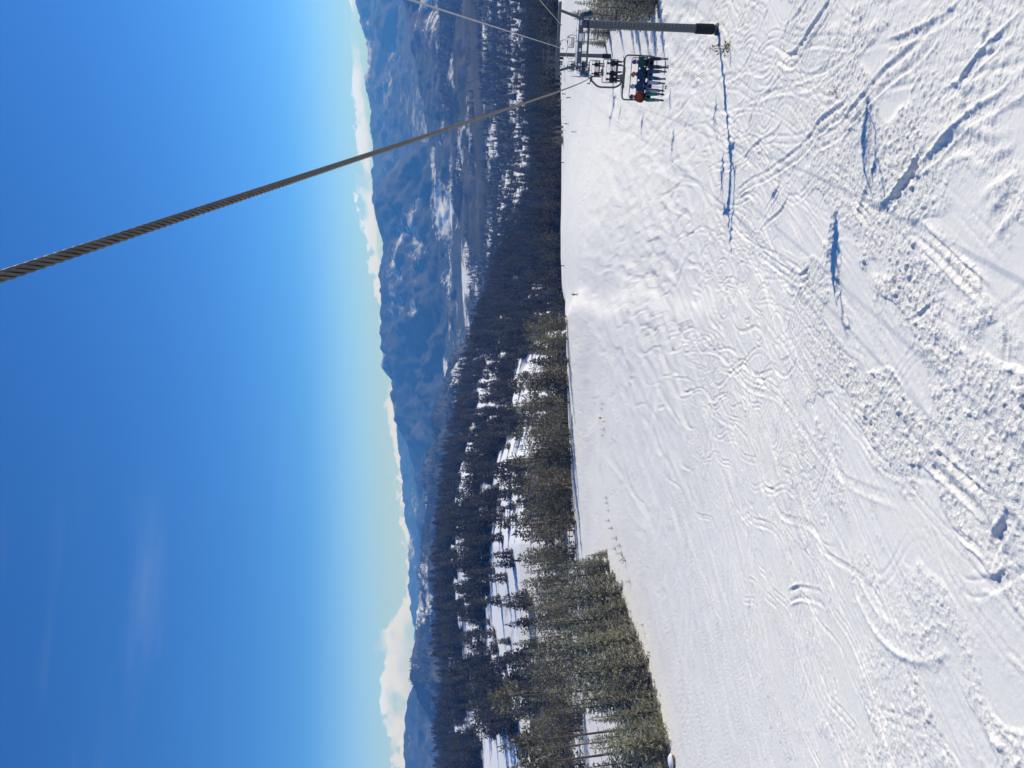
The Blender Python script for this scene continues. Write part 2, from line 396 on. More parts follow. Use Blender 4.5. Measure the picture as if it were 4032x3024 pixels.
def stamp(path, prof, hw, churn=0.0, wob=0.0, soft=False):
    """press a cross profile prof(d) into the snow along a ground path; d > 0 lies to the right of travel"""
    P = np.asarray(path, float); seg = np.hypot(*np.diff(P, axis=0).T); s = np.concatenate([[0], np.cumsum(seg)])
    if s[-1] < 0.5: return
    qq = np.linspace(0, s[-1], 400); yq = np.interp(qq, s, P[:, 1]); dsq = np.clip(0.5e-4*yq**2, 0.07, 1.4)
    cum = np.concatenate([[0], np.cumsum(0.5*(1/dsq[1:]+1/dsq[:-1])*np.diff(qq))]); n = int(cum[-1])+3
    q = np.interp(np.linspace(0, cum[-1], n), cum, qq); x = np.interp(q, s, P[:, 0]); y = np.interp(q, s, P[:, 1]); SPK = np.maximum(np.gradient(q), 0.02)
    kw = max(1, int(0.45/np.median(SPK))); ker = np.ones(2*kw+1)/(2*kw+1); pad = lambda a_: np.convolve(np.pad(a_, kw, mode='edge'), ker, 'valid')
    tx = pad(np.gradient(x, q)); ty = pad(np.gradient(y, q)); l = np.hypot(tx, ty)+1e-9; tx /= l; ty /= l
    if wob: dj = wob*vnoise(q*0.35, q*0+7.7, int(abs(x[0])*100) % 977); x = x+ty*dj; y = y-tx*dj
    fade = np.minimum(1, np.minimum(q, s[-1]-q)/1.2)*np.clip(0.72+0.75*fbm(q*0.45, q*0+3.1, 3, int(abs(y[0])*100) % 991), 0.12, 1.2)
    if soft: fade = fade*np.clip((y-4)/62., 0.30, 1)
    for k in range(n):
        yk = y[k]; xk = x[k]; sp = SPK[k]; w = max(0.03, 1.03e-4*yk*yk); sc = min(1.0, max(0.14, 0.13/(1.25*w*abs(tx[k])+1e-6))); e = hw/sc+max(sp, w)
        j0 = np.searchsorted(YS, yk-e); j1 = np.searchsorted(YS, yk+e)+1
        W = math.sqrt(yk*yk+225); i0 = np.searchsorted(US, (xk-e)/W); i1 = np.searchsorted(US, (xk+e)/W)+1
        if i1-i0 < 2 or j1-j0 < 1 or j0 >= len(YS): continue
        dx = GX[j0:j1, i0:i1]-xk; dy = GY[j0:j1, i0:i1]-yk
        t = dx*tx[k]+dy*ty[k]; d = dx*ty[k]-dy*tx[k]
        wt = np.maximum(0, 1-np.abs(t)/max(sp, w))*min(1, sp/max(sp, w))*fade[k]
        DZ[j0:j1, i0:i1] += wt*prof(d*sc)*(sc**0.12)
        if churn: CH[j0:j1, i0:i1] = np.maximum(CH[j0:j1, i0:i1], churn*min(1, fade[k])*(np.abs(t) < 1.6*max(sp, w))*np.clip(1.15-np.abs(d)/hw, 0, 1))


def g_pair(depth=0.07, w=0.085, gap=0.36, berm=0.035):
    def f(d):
        o = 0
        for c in (-gap/2, gap/2): o = o-depth*np.exp(-((d-c)/w)**2)
        return o+berm*np.exp(-((d-gap/2-0.19)/0.09)**2)+berm*np.exp(-((d+gap/2+0.19)/0.09)**2)
    return f


def g_trough(depth=0.16, w=0.3, berm=0.10, side=1):
    def f(d):
        return -depth*np.exp(-((d/w)**4)) + berm*np.exp(-((d-side*w*1.5)/(w*0.5))**2) + 0.35*berm*np.exp(-((d+side*w*1.5)/(w*0.45))**2)
    return f


def px_path(pts): return spline(np.array([hit(x, y)[:2] for x, y in pts]))


# the large troughs and turns that can be followed in the photograph
HERO = [
    ([(4030, 70), (3930, 170), (3840, 260), (3770, 350), (3690, 392)], g_trough(0.0374, 0.158, 0.102, 1), 1.1),
    ([(4030, 300), (3940, 400), (3850, 445), (3760, 520), (3650, 640), (3560, 690)], g_trough(0.0356, 0.177, 0.11, 1), 1.2),
    ([(3800, 0), (3690, 90), (3570, 150), (3480, 185)], g_trough(0.0992, 0.155, 0.0632, 1), 0.9),
    ([(3700, 90), (3620, 190), (3540, 260), (3460, 330), (3380, 430), (3300, 520), (3220, 560)], g_pair(0.12, 0.13, 0.6, 0.06), 0.9),
    ([(3280, 0), (3240, 70), (3190, 140), (3150, 210), (3110, 240), (3060, 215)], g_pair(0.128, 0.13, 0.62, 0.06), 0.9),
    ([(3190, 10), (3150, 60), (3110, 110)], g_pair(0.075, 0.1, 0.5, 0.05), 0.8),
    ([(3270, 260), (3200, 330), (3140, 350), (3010, 380), (2960, 460), (2930, 560)], g_trough(0.084, 0.211, 0.0527, -1), 1.0),
    ([(3330, 430), (3230, 500), (3170, 580), (3060, 670), (2940, 730), (2900, 770)], g_pair(0.0975, 0.12, 0.55, 0.06), 0.9),
    ([(3090, 470), (3060, 520), (3000, 560), (2950, 590)], g_trough(0.0595, 0.186, 0.0527, 1), 0.9),
    ([(3080, 720), (3050, 790), (3010, 850), (2975, 900)], g_pair(0.105, 0.12, 0.5, 0.06), 0.9),
    ([(3110, 760), (3070, 840), (3000, 905), (2960, 1010)], g_trough(0.0744, 0.136, 0.0527, 1), 0.8),
    ([(3500, 560), (3440, 680), (3400, 800), (3370, 900)], g_trough(0.0794, 0.248, 0.0738, 1), 1.2),
    ([(3650, 590), (3600, 660), (3560, 720), (3480, 820), (3420, 840)], g_trough(0.149, 0.211, 0.105, 1), 1.1),
    ([(3520, 1000), (3520, 1100), (3522, 1240)], g_pair(0.12, 0.1, 0.38, 0.05), 0.8),
    ([(3545, 1040), (3545, 1255), (3600, 1255), (3690, 1180)], g_trough(0.0496, 0.0992, 0.0422, -1), 0.7),
    ([(3330, 380), (3345, 620), (3350, 720)], g_pair(0.0825, 0.1, 0.34, 0.04), 0.7),
    ([(3370, 690), (3360, 790), (3440, 900)], g_pair(0.075, 0.1, 0.34, 0.04), 0.7),
    ([(3955, 1230), (3962, 1340), (3950, 1470)], g_trough(0.139, 0.136, 0.0738, -1), 0.9),
    ([(3310, 1740), (3325, 1850), (3340, 1975)], g_pair(0.15, 0.12, 0.42, 0.05), 0.8),
    ([(3430, 1880), (3440, 1990), (3450, 2100)], g_trough(0.0992, 0.136, 0.0843, -1), 0.9),
    ([(3150, 1790), (3210, 1850), (3260, 1920), (3310, 2020)], g_trough(0.0496, 0.0868, 0.0474, -1), 0.7),
    ([(3640, 1770), (3720, 1850), (3800, 1920), (3900, 2010)], g_pair(0.128, 0.14, 0.6, 0.07), 0.9),
    ([(3740, 2070), (3810, 2130), (3890, 2185)], g_trough(0.109, 0.124, 0.0632, 1), 0.8),
    ([(3990, 2010), (3960, 2080), (3920, 2140), (3895, 2185)], g_trough(0.198, 0.217, 0.105, 1), 1.0),
    ([(3830, 2230), (3870, 2290), (3920, 2300), (3990, 2250)], g_trough(0.139, 0.186, 0.105, -1), 1.0),
    ([(3360, 2120), (3380, 2300), (3440, 2430), (3540, 2520), (3640, 2545), (3740, 2500)], g_trough(-0.00992, 0.31, 0.116, 1), 1.6),
    ([(3100, 2350), (3150, 2335), (3210, 2345), (3250, 2380)], g_pair(0.09, 0.12, 0.6, 0.08), 0.9),
    ([(3130, 2010), (3170, 2120), (3220, 2260), (3275, 2400), (3340, 2500), (3420, 2680), (3480, 2860), (3540, 3020)], g_pair(0.0525, 0.08, 0.36, 0.04), 0.7),
    ([(3010, 1860), (3060, 1960), (3090, 2080), (3120, 2200)], g_pair(0.045, 0.08, 0.36, 0.03), 0.7),
    ([(3610, 2580), (3615, 2700), (3630, 2820), (3645, 2900)], g_trough(0.119, 0.155, 0.0843, -1), 0.9),
    ([(3310, 1020), (3300, 1140), (3330, 1260), (3350, 1300)], g_trough(0.174, 0.217, 0.116, 1), 1.1),
    ([(2990, 1000), (3080, 1060), (3150, 1100), (3200, 1060)], g_pair(0.075, 0.1, 0.45, 0.05), 0.8),
    ([(3000, 1250), (3060, 1330), (3110, 1400), (3070, 1430)], g_trough(0.0595, 0.155, 0.0527, 1), 0.9),
    ([(3040, 1440), (3080, 1480), (3120, 1460), (3150, 1390)], g_trough(0.0595, 0.124, 0.0527, 1), 0.8),
    ([(3600, 900), (3700, 990), (3790, 1080), (3900, 1180)], g_pair(0.0675, 0.1, 0.4, 0.05), 0.8),
    ([(3650, 640), (3780, 560), (3900, 600), (4030, 560)], g_trough(0.0694, 0.31, 0.0738, -1), 1.4),
    ([(3820, 760), (3900, 680), (4030, 600)], g_trough(0.0992, 0.31, 0.0843, 1), 1.3),
    ([(3880, 920), (3940, 830), (4030, 740)], g_trough(0.119, 0.279, 0.0952, 1), 1.2),
    ([(2760, 330), (2700, 420), (2650, 470)], g_pair(0.09, 0.12, 0.5, 0.05), 0.9),
    ([(2770, 130), (2720, 190), (2680, 245), (2640, 290)], g_pair(0.09, 0.12, 0.5, 0.05), 0.9),
    ([(2450, 900), (2470, 960), (2500, 1010), (2540, 1080), (2600, 1130)], g_trough(0.149, 0.434, 0.105, 1), 2.0),
    ([(2540, 980), (2590, 1020), (2650, 1060), (2700, 1120)], g_trough(0.124, 0.372, 0.105, 1), 1.8),
    ([(2300, 1760), (2330, 1840), (2370, 1960), (2400, 2080), (2430, 2170)], g_trough(0.124, 0.558, 0.132, -1), 2.4),
    ([(2350, 1690), (2400, 1790), (2470, 1900), (2560, 2040)], g_trough(0.0992, 0.372, 0.0952, 1), 1.8),
]
for pts, prof, hw in HERO:
    stamp(px_path(pts), prof, hw, 1.0, 0.06)

# countless skiers' lines: swinging descents on the right, long straight runs on the left, traverses
rr = random.Random(11)
for k in range(260):
    y1 = rr.uniform(60, 215); y0 = max(9, y1-rr.uniform(18, 110)); far = y1 > 105
    u1 = rr.uniform(0.02, 0.58); slope = rr.uniform(0.12, 0.62)
    x1 = u1*y1; Yv = np.linspace(y1, y0, 160)
    lam = rr.uniform(9, 26)*(1.5 if far else 1); amp = rr.uniform(0.3, 2.6)*min(1, lam/16); ph = rr.uniform(0, 6.28)
    Xv = x1+slope*(Yv-y1)+amp*np.sin(2*math.pi*Yv/lam+ph)*(1+0.3*np.sin(Yv/31+ph)) + 1.5*np.sin(Yv/47+ph*2)
    if far: y_c = max(y0, 85); m_ = Yv > 82
    if far and m_.sum() > 12: stamp(np.c_[Xv, Yv][m_], g_trough(rr.uniform(0.06, 0.13), rr.uniform(0.15, 0.24), rr.uniform(0.04, 0.08), rr.choice((-1, 1))), 1.0, 0.6, soft=True)
    m_ = Yv <= 84
    if m_.sum() < 12: continue
    if rr.random() < 0.65: stamp(np.c_[Xv, Yv][m_], g_pair(rr.uniform(0.035, 0.085), rr.uniform(0.06, 0.09), rr.uniform(0.3, 0.5), rr.uniform(0.015, 0.035)), 0.7, 0.8, soft=True)
    else: stamp(np.c_[Xv, Yv][m_], g_trough(rr.uniform(0.04, 0.10), rr.uniform(0.10, 0.22), rr.uniform(0.03, 0.07), rr.choice((-1, 1))), 0.7, 0.9, soft=True)
for k in range(330):
    y1 = rr.uniform(45, 150); u1 = rr.uniform(-0.45, 0.42); slope = rr.uniform(0.42, 1.05); ln = rr.uniform(20, 75)
    y0 = max(10, y1-ln); x1 = u1*y1; Yv = np.linspace(y1, y0, 120); ph = rr.uniform(0, 6.28); t = (y1-Yv)/max(1, y1-y0); cv = rr.uniform(-0.5, 0.35)*(y1-y0)*0.4
    Xv = x1+slope*(Yv-y1)+cv*t*t+rr.uniform(0.05, 0.7)*np.sin(Yv/rr.uniform(5, 13)+ph)
    q = rr.random()
    if q < 0.68: f_ = g_pair(rr.uniform(0.025, 0.06), rr.uniform(0.055, 0.09), rr.uniform(0.28, 0.5), rr.uniform(0.012, 0.03))
    else: f_ = g_trough(rr.uniform(0.02, 0.06), rr.uniform(0.12, 0.5), rr.uniform(0.015, 0.045), rr.choice((-1, 1)))
    stamp(np.c_[Xv, Yv], f_, 0.8, 0.5, soft=True)
for k in range(40):                                     # lines along the groomed run under the crest
    y1 = rr.uniform(150, 200); xa = rr.uniform(-110, 0); ln = rr.uniform(25, 80); t = np.linspace(0, 1, 80)
    stamp(np.c_[xa+ln*t, y1+rr.uniform(-8, 8)*t+1.5*np.sin(3*t)], g_trough(rr.uniform(0.06, 0.14), rr.uniform(0.5, 1.2), 0.05, 1), 2.5, 0.2)
for k in range(60):
    y1 = rr.uniform(18, 130); u1 = rr.uniform(-0.5, 0.5); ang = rr.uniform(-0.5, 0.6); ln = rr.uniform(4, 20)*(0.4+y1/90)
    t = np.linspace(-1, 1, 60); bow = rr.uniform(-0.18, 0.18)*ln
    Xv = u1*y1+ln/2*t*math.cos(ang); Yv = y1+ln/2*t*math.sin(ang)+bow*(1-t*t)
    stamp(np.c_[Xv, np.maximum(Yv, 8)], g_pair(rr.uniform(0.04, 0.09), 0.08, rr.uniform(0.34, 0.5), 0.035), 0.8, 0.8, soft=True)

# crumbled snow, soft mounds
sx_, sy_ = GX-0.30*GY, GY
lay = sstep(-0.16, -0.02, fbm(sx_/3.4, sy_/6.5, 3, 21, 0.6))
left_smooth = 1-0.35*sstep(-0.05, -0.3, GX/WS[:, None])
CHM = np.clip(np.maximum(CH*1.1, lay)*left_smooth*(0.55+0.45*sstep(-0.3, 0.3, fbm(GX/9., GY/9., 2, 23))), 0, 1)
fadeY = 1-sstep(26, 52, GY)
c1 = vnoise(GX/0.19, GY/0.20, 31); c2 = vnoise(GX/0.11+0.3*GY, GY/0.12, 32); c3 = vnoise(GX/0.46+0.2*GY, GY/0.5, 33)
crumb = np.maximum(0.6*c1+0.4*c2+0.25*c3, -0.06)
DZ += 0.095*crumb*CHM*fadeY
lump = np.maximum(0, vnoise(GX/0.30, GY/0.30, 91)*vnoise(GX/1.7+5, GY/1.7, 92)-0.24); DZ += 0.26*lump*CHM*fadeY*(GY > 10)
DZ += 0.07*fbm(GX/1.5, GY/1.5, 2, 41)*(1-sstep(45, 75, GY))*CHM
mog = fbm(GX/7.5, GY/7.5, 3, 51); DZ += 0.08*mog*sstep(-0.25, 0.15, GX/WS[:, None])*(1-0.5*sstep(80, 160, GY)) + 0.10*fbm(GX/12, GY/12, 2, 55)
DZ += 0.16*fbm(GX/14., GY/22., 2, 61)*sstep(50, 120, GY)
DZ *= (1-sstep(330, 420, GY))
nr, nc = GX.shape
idx = np.arange(nr*nc).reshape(nr, nc)
quads = np.stack([idx[:-1, :-1], idx[:-1, 1:], idx[1:, 1:], idx[1:, :-1]], -1).reshape(-1, 4)
me = mesh('ski_slope', np.stack([GX, GY, GZ+DZ], -1).reshape(-1, 3), quads, [M_SNOW], True)
ca = me.attributes.new('churn', 'FLOAT', 'POINT'); ca.data.foreach_set('value', (0.15+0.85*CHM).astype(np.float32).ravel())
tag(link('ski_slope', me), 'tracked white snow of the piste', kind='structure')

SURF_Y = YS
def surf(x, y):
    """height of the modelled snow at a point"""
    j = int(np.clip(np.searchsorted(YS, y), 1, nr-1)); i = int(np.clip(np.searchsorted(US, x/math.sqrt(y*y+225)), 1, nc-1))
    return gz(x, y)+float(DZ[j-1:j+1, i-1:i+1].mean()) if y < 432 else gz(x, y)


# --- the land beyond the crest, down to the valley floor
u2 = np.linspace(-1.15, 1.15, 460); y2 = np.concatenate([np.geomspace(428, 3200, 330), np.geomspace(3230, 15800, 90)])
X2 = u2[None, :]*y2[:, None]; Y2 = np.repeat(y2[:, None], len(u2), 1); Z2 = ground(X2, Y2)-0.25*(1-sstep(428, 436, Y2))
i2 = np.arange(X2.size).reshape(X2.shape)
M_WOODS = land_material('valley_woods', (0.030, 0.036, 0.030), (0.07, 0.065, 0.055), (0.84, 0.86, 0.9), 0.0030, 0.56, 0.03, (1, 0.6, 1))
M_LAND = land_material('forest_floor_snow', (0.05, 0.055, 0.05), (0.12, 0.105, 0.09), (0.84, 0.86, 0.9), 0.0022, 0.36, 0.05)
tag(link('valley_floor', mesh('valley_floor', np.stack([X2, Y2, Z2], -1).reshape(-1, 3),
    np.stack([i2[:-1, :-1], i2[:-1, 1:], i2[1:, 1:], i2[1:, :-1]], -1).reshape(-1, 4), [M_LAND, M_WOODS], True,
    mi=((Y2[:-1, :-1] > 1250) | ((X2/Y2)[:-1, :-1] > 0.16)).ravel().astype(np.int32))), kind='structure')


# --- ranges: each a real slope from its foot to its crest, with a far side
LAYERS = {}
def range_(name, sky, d_sky, foot, d_foot, amp, mat, seed, jag=0.0, pw_=1.0, step=7):
    sky = sorted(sky, key=lambda p: p[1]); foot = sorted(foot, key=lambda p: p[1])
    ys = np.arange(sky[0][1], sky[-1][1]+1, step); V1 = np.interp(ys, [p[1] for p in sky], [p[0] for p in sky]); V0 = np.interp(ys, [p[1] for p in foot], [p[0] for p in foot])
    ds = np.interp(ys, [p[1] for p in sky], [p[2] if len(p) > 2 else d_sky for p in sky])
    n = 70; t = np.linspace(0, 1, n)[:, None]
    D = d_foot+(ds[None, :]-d_foot)*t; V = V0[None, :]+(V1-V0)[None, :]*t**pw_
    d = cF[None, None, :]+cR[None, None, :]*((1512-ys)/FPX)[None, :, None]-cU[None, None, :]*((V-2016)/FPX)[:, :, None]
    P = d*(D/d[:, :, 1])[:, :, None]
    s = d_sky/10.0
    rid = 1-np.abs(fbm(P[:, :, 0]/s, P[:, :, 1]/(s*2.4), 5, seed))*2
    P[:, :, 2] += amp*(rid-0.75)*(np.sin(math.pi*np.clip(t*0.94, 0, 1))**0.8) + amp*0.55*fbm(P[:, :, 0]/(s*0.35), P[:, :, 1]/(s*0.35), 4, seed+9)*np.sin(math.pi*t*0.9)
    P[:, :, 2] += jag*fbm(P[:, :, 0]/(s*0.12), P[:, :, 1]/(s*0.12), 4, seed+4, 0.6)*t**0.5
    back = []
    for k, (q, dz) in enumerate(((1.04, 0.2), (1.1, 0.6), (1.2, 1.2))):
        B = P[-1].copy(); r = B*q; r[:, 2] = np.maximum(B[:, 2]-dz*0.18*d_sky*0.5, -395-k); back.append(r)
    LAYERS[name+str(seed)] = P.copy(); skirt = P[0]*0.955; skirt[:, 2] = np.maximum(P[0][:, 2]-0.02*d_foot, -396)
    P = np.concatenate([skirt[None], P, np.array(back)], 0); a, b = P.shape[:2]; ii = np.arange(a*b).reshape(a, b)
    F = np.stack([ii[:-1, :-1], ii[1:, :-1], ii[1:, 1:], ii[:-1, 1:]], -1).reshape(-1, 4)
    o = tag(link(name, mesh(name, P.reshape(-1, 3), F, [mat], True)), kind='structure'); return o


M_MTN = land_material('far_range', (0.028, 0.034, 0.034), (0.060, 0.060, 0.060), (0.80, 0.83, 0.88), 0.00045, 0.63, 0.05, (1, 1, 2.5))
M_MTN2 = land_material('blue_mountain', (0.026, 0.032, 0.031), (0.062, 0.060, 0.058), (0.80, 0.83, 0.88), 0.0008, 0.63, 0.05, (1, 1, 2.0))
M_HILL = land_material('wooded_hill', (0.030, 0.036, 0.030), (0.085, 0.078, 0.065), (0.85, 0.87, 0.9), 0.0011, 0.60, 0.03, (1, 0.6, 1))
M_HILLS = land_material('valley_fields', (0.035, 0.042, 0.038), (0.09, 0.085, 0.075), (0.85, 0.87, 0.9), 0.0010, 0.56, 0.03, (1, 0.45, 1))
range_('mountain_range', [(1400, -900), (1385, -500), (1392, -200), (1397, 0), (1415, 68), (1413, 99), (1436, 158), (1440, 203), (1447, 262), (1436, 307), (1445, 353), (1460, 407), (1463, 497), (1465, 588), (1465, 678), (1467, 790), (1485, 881), (1560, 1000), (1640, 1150)], 10500,
       [(1600, -900), (1640, 0), (1660, 1150)], 7000, 150, M_MTN, 101, 40)
range_('mountain_range', [(1560, 1400), (1545, 1560), (1558, 1690), (1565, 1762), (1570, 1870), (1580, 1950), (1587, 1997), (1599, 2123), (1603, 2200), (1608, 2278), (1604, 2330), (1620, 2370), (1617, 2400), (1633, 2463), (1630, 2700), (1610, 3100), (1600, 3600), (1610, 4000)], 12500,
       [(1680, 1400), (1700, 4000)], 8000, 140, M_MTN, 111, 50)
range_('mountain', [(1640, 560), (1560, 640), (1500, 720), (1478, 790), (1487, 881), (1501, 949), (1503, 994), (1497, 1084), (1499, 1152), (1499, 1220), (1497, 1310), (1506, 1400), (1507, 1436), (1529, 1501), (1540, 1603), (1558, 1671), (1572, 1725), (1605, 1790), (1623, 1870), (1634, 1979), (1650, 2100), (1690, 2300)], 7600,
       [(1720, 560), (1760, 900), (1850, 1400), (1800, 2300)], 4900, 170, M_MTN2, 121, 30, 0.9)
range_('hill', [(1560, -700), (1590, 0), (1612, 135), (1634, 290), (1662, 407), (1685, 542), (1695, 700), (1700, 850), (1707, 926), (1725, 1107), (1752, 1242), (1795, 1330), (1830, 1500)], 5200,
       [(1740, -700), (1760, 0), (1800, 700), (1830, 1500)], 3900, 60, M_HILLS, 131, 16)
range_('hill', [(1700, -700), (1725, 0), (1730, 180), (1734, 362), (1752, 475), (1775, 588), (1779, 723), (1793, 813), (1822, 926), (1860, 1060), (1900, 1200)], 3700,
       [(1830, -700), (1850, 0), (1880, 700), (1900, 1200)], 2500, 34, M_HILL, 141, 12)
range_('mountain', [(1660, 2560), (1624, 2680), (1600, 2740), (1590, 2800), (1585, 2900), (1590, 2960), (1597, 3024), (1590, 3300), (1620, 3700), (1640, 4100)], 6200,
       [(1780, 2560), (1790, 4100)], 3900, 90, M_HILL, 151, 14)
range_('hill', [(1850, 1330), (1775, 1400), (1753, 1436), (1720, 1552), (1700, 1660), (1695, 1725), (1677, 1798), (1655, 1870), (1663, 1979), (1654, 2037), (1651, 2185), (1645, 2339), (1633, 2512), (1620, 2586), (1626, 2691), (1660, 2770), (1704, 2864), (1750, 3000), (1770, 3300), (1780, 4000)], 3900,
       [(1880, 1330), (1860, 2000), (1850, 4000)], 1900, 70, M_HILL, 161, 14)

# --- haze
_z = [v for o in COL.objects if o.type == 'MESH' for v in (min(c[2] for c in o.bound_box), max(c[2] for c in o.bound_box))]
z_lo = min(_z)-1.0; z_hi = max(_z)+12.0
hz = MB().box((0, 8000, (z_lo+z_hi)/2), (40000, 19500, z_hi-z_lo)) 
mh = bpy.data.materials.new('haze'); mh.use_nodes = True; N = mh.node_tree.nodes; N.clear()
ho = N.new('ShaderNodeOutputMaterial'); hv = N.new('ShaderNodeVolumePrincipled'); hv.inputs['Density'].default_value = HAZE_DENSITY; hv.inputs['Color'].default_value = (*HAZE_COLOR, 1); hv.inputs['Anisotropy'].default_value = 0.0; hv.inputs['Absorption Color'].default_value = (1, 1, 1, 1)
mh.node_tree.links.new(hv.outputs[0], ho.inputs['Volume'])
tag(hz.build('haze', mh, None, False), 'thin blue haze over the valley', kind='stuff')


ORD = ['first', 'second', 'third', 'fourth', 'fifth', 'sixth', 'seventh', 'eighth', 'ninth', 'tenth', 'eleventh', 'twelfth', 'thirteenth', 'fourteenth', 'fifteenth', 'sixteenth']


# ------------------------------------------------------------------ the chairlift
LA = math.atan(0.443); LD = Vector((math.sin(LA), math.cos(LA), 0)); LW = Vector((math.cos(LA), -math.sin(LA), 0))
GAUGE = 5.4
T1 = Vector(tuple(pix(2828, 116, 72)[:2])+(0,)); T1.z = surf(T1.x, T1.y)
ROPE_PTS = [(-60, 24.0), (2.6, 1.28), (39, -10.54), (72, -19.05), (120, -29.6), (190, -42.6), (260, -56.0), (330, -70.0), (372, -82)]
def rope_x(Y): return 0.40+0.4435*(Y-2.6)
def rope_z(Y): return float(pw(Y, [p for p in ROPE_PTS]))
def rope_at(Y, side=0):
    p = Vector((rope_x(Y), Y, rope_z(Y)))
    return p if not side else p+LW*GAUGE+Vector((0, 0, 0)) + LD*0


def rope_run(y0, y1, n, side=0):
    return [rope_at(y0+(y1-y0)*i/n, side) for i in range(n+1)]


def haul_rope(label, side, y_strand0, y_strand1):
    o = thing('haul_rope', label, 'rope', rope_at(2.6, side) if not side else rope_at(40, side)); org = o.location.copy()
    R, lay, ns = 0.0138, 0.27, 6
    if y_strand1 > y_strand0:
        n = int((y_strand1-y_strand0)*1.2/lay*11); ct = [rope_at(y_strand0+(y_strand1-y_strand0)*i/n, side)-org for i in range(n+1)]
        C = np.array(ct); T = np.gradient(C, axis=0); T /= np.linalg.norm(T, axis=1)[:, None]
        A = np.cross(T, [0, 0, 1.]); A /= np.linalg.norm(A, axis=1)[:, None]; B = np.cross(A, T)
        s = np.concatenate([[0], np.cumsum(np.linalg.norm(np.diff(C, axis=0), axis=1))])
        for k in range(ns):
            ph = -2*math.pi*s/lay+2*math.pi*k/ns
            P = C+A*(np.cos(ph)*R)[:, None]+B*(np.sin(ph)*R)[:, None]; m = 6
            V = []
            for j in range(m):
                a = ph+2*math.pi*j/m; V.append(P+0.0067*(A*np.cos(a)[:, None]+B*np.sin(a)[:, None]))
            V = np.stack(V, 1).reshape(-1, 3); ii = np.arange((n+1)*m).reshape(n+1, m); nx = np.roll(ii, -1, 1)
            F = np.stack([ii[:-1], nx[:-1], nx[1:], ii[1:]], -1).reshape(-1, 4)
            link('strand', mesh('strand', V, F, [M_ROPE], True), o)
    for a, b, n in ((-60, y_strand0, 24), (y_strand1, 372, 120)):
        if b-a > 0.5: MB().tube([p-org for p in rope_run(a, b, n, side)], 0.0215, 8).build('plain_run', M_ROPE, o)
    return o


haul_rope('thick twisted steel haul rope running overhead and down to the loaded chairs', 0, -1.0, 45.0)
haul_rope('steel haul rope of the descending side with empty chairs', 1, 0, 0) if False else None
o = thing('haul_rope', 'thin haul rope on the descending side carrying the empty chairs', 'rope', rope_at(40, 1)); org = o.location.copy()
MB().tube([p-org for p in rope_run(-60, 372, 150, 1)], 0.0215, 8).build('plain_run', M_ROPE, o)
for (a, b, lab, r) in (((1616, 0, 17.0), (2217, 192, 72.0), 'grey cable strung from the tower top, left of the two', 0.024), ((2125, 0, 45.0), (2210, 98, 72.0), 'grey cable strung from the tower top, right of the two', 0.022)):
    A = Vector(pix(*a)); B = Vector(pix(*b)); d = (A-B); E = B+d*(130/max(1, d.length)); o = thing('overhead_cable', lab, 'cable', B)
    MB().tube([(B+(E-B)*(i/40)-Vector((0, 0, 1.3*math.sin(math.pi*i/40)*0))-B) for i in range(41)], r, 8).build('sheath', M_CABLE, o)
    MB().tube([(0, 0, -0.05), (0.0, 0, 0.1)], 0.05, 8).build('clamp', M_STEEL_D, o)


def sheave_train(parent, x, zc, n=8, pitch=0.46):
    b = MB().beam((x, -n*pitch/2, zc), (x, n*pitch/2, zc), 0.12, 0.2, 0.02)
    for s in (-1, 1): b.beam((x, s*n*pitch/4-0.5, zc+0.16), (x, s*n*pitch/4+0.5, zc+0.16), 0.1, 0.1)
    fr = b.build('sheave_frame', M_STEEL_D, parent)
    for i in range(n):
        y = (i-(n-1)/2)*pitch; w = MB()
        w.tube([(x-0.07, y, zc+0.02), (x-0.05, y, zc+0.02), (x+0.05, y, zc+0.02), (x+0.07, y, zc+0.02)], [0.16, 0.21, 0.21, 0.16], 16)
        w.build('sheave_wheel', M_BLACK, fr)
    MB().tube(bend([(x-0.55, -1.9, zc-0.1), (x-0.55, -1.9, zc+0.95), (x-0.55, 1.9, zc+0.95), (x-0.55, 1.9, zc-0.1)], 0.1), 0.02, 6).tube([(x-0.55, -1.9, zc+0.5), (x-0.55, 1.9, zc+0.5)], 0.016, 6).build('handrail', M_STEEL, fr)
    MB().box((x-0.32, 0, zc-0.1), (0.46, 3.9, 0.05)).build('walkway', M_STEEL_D, fr)


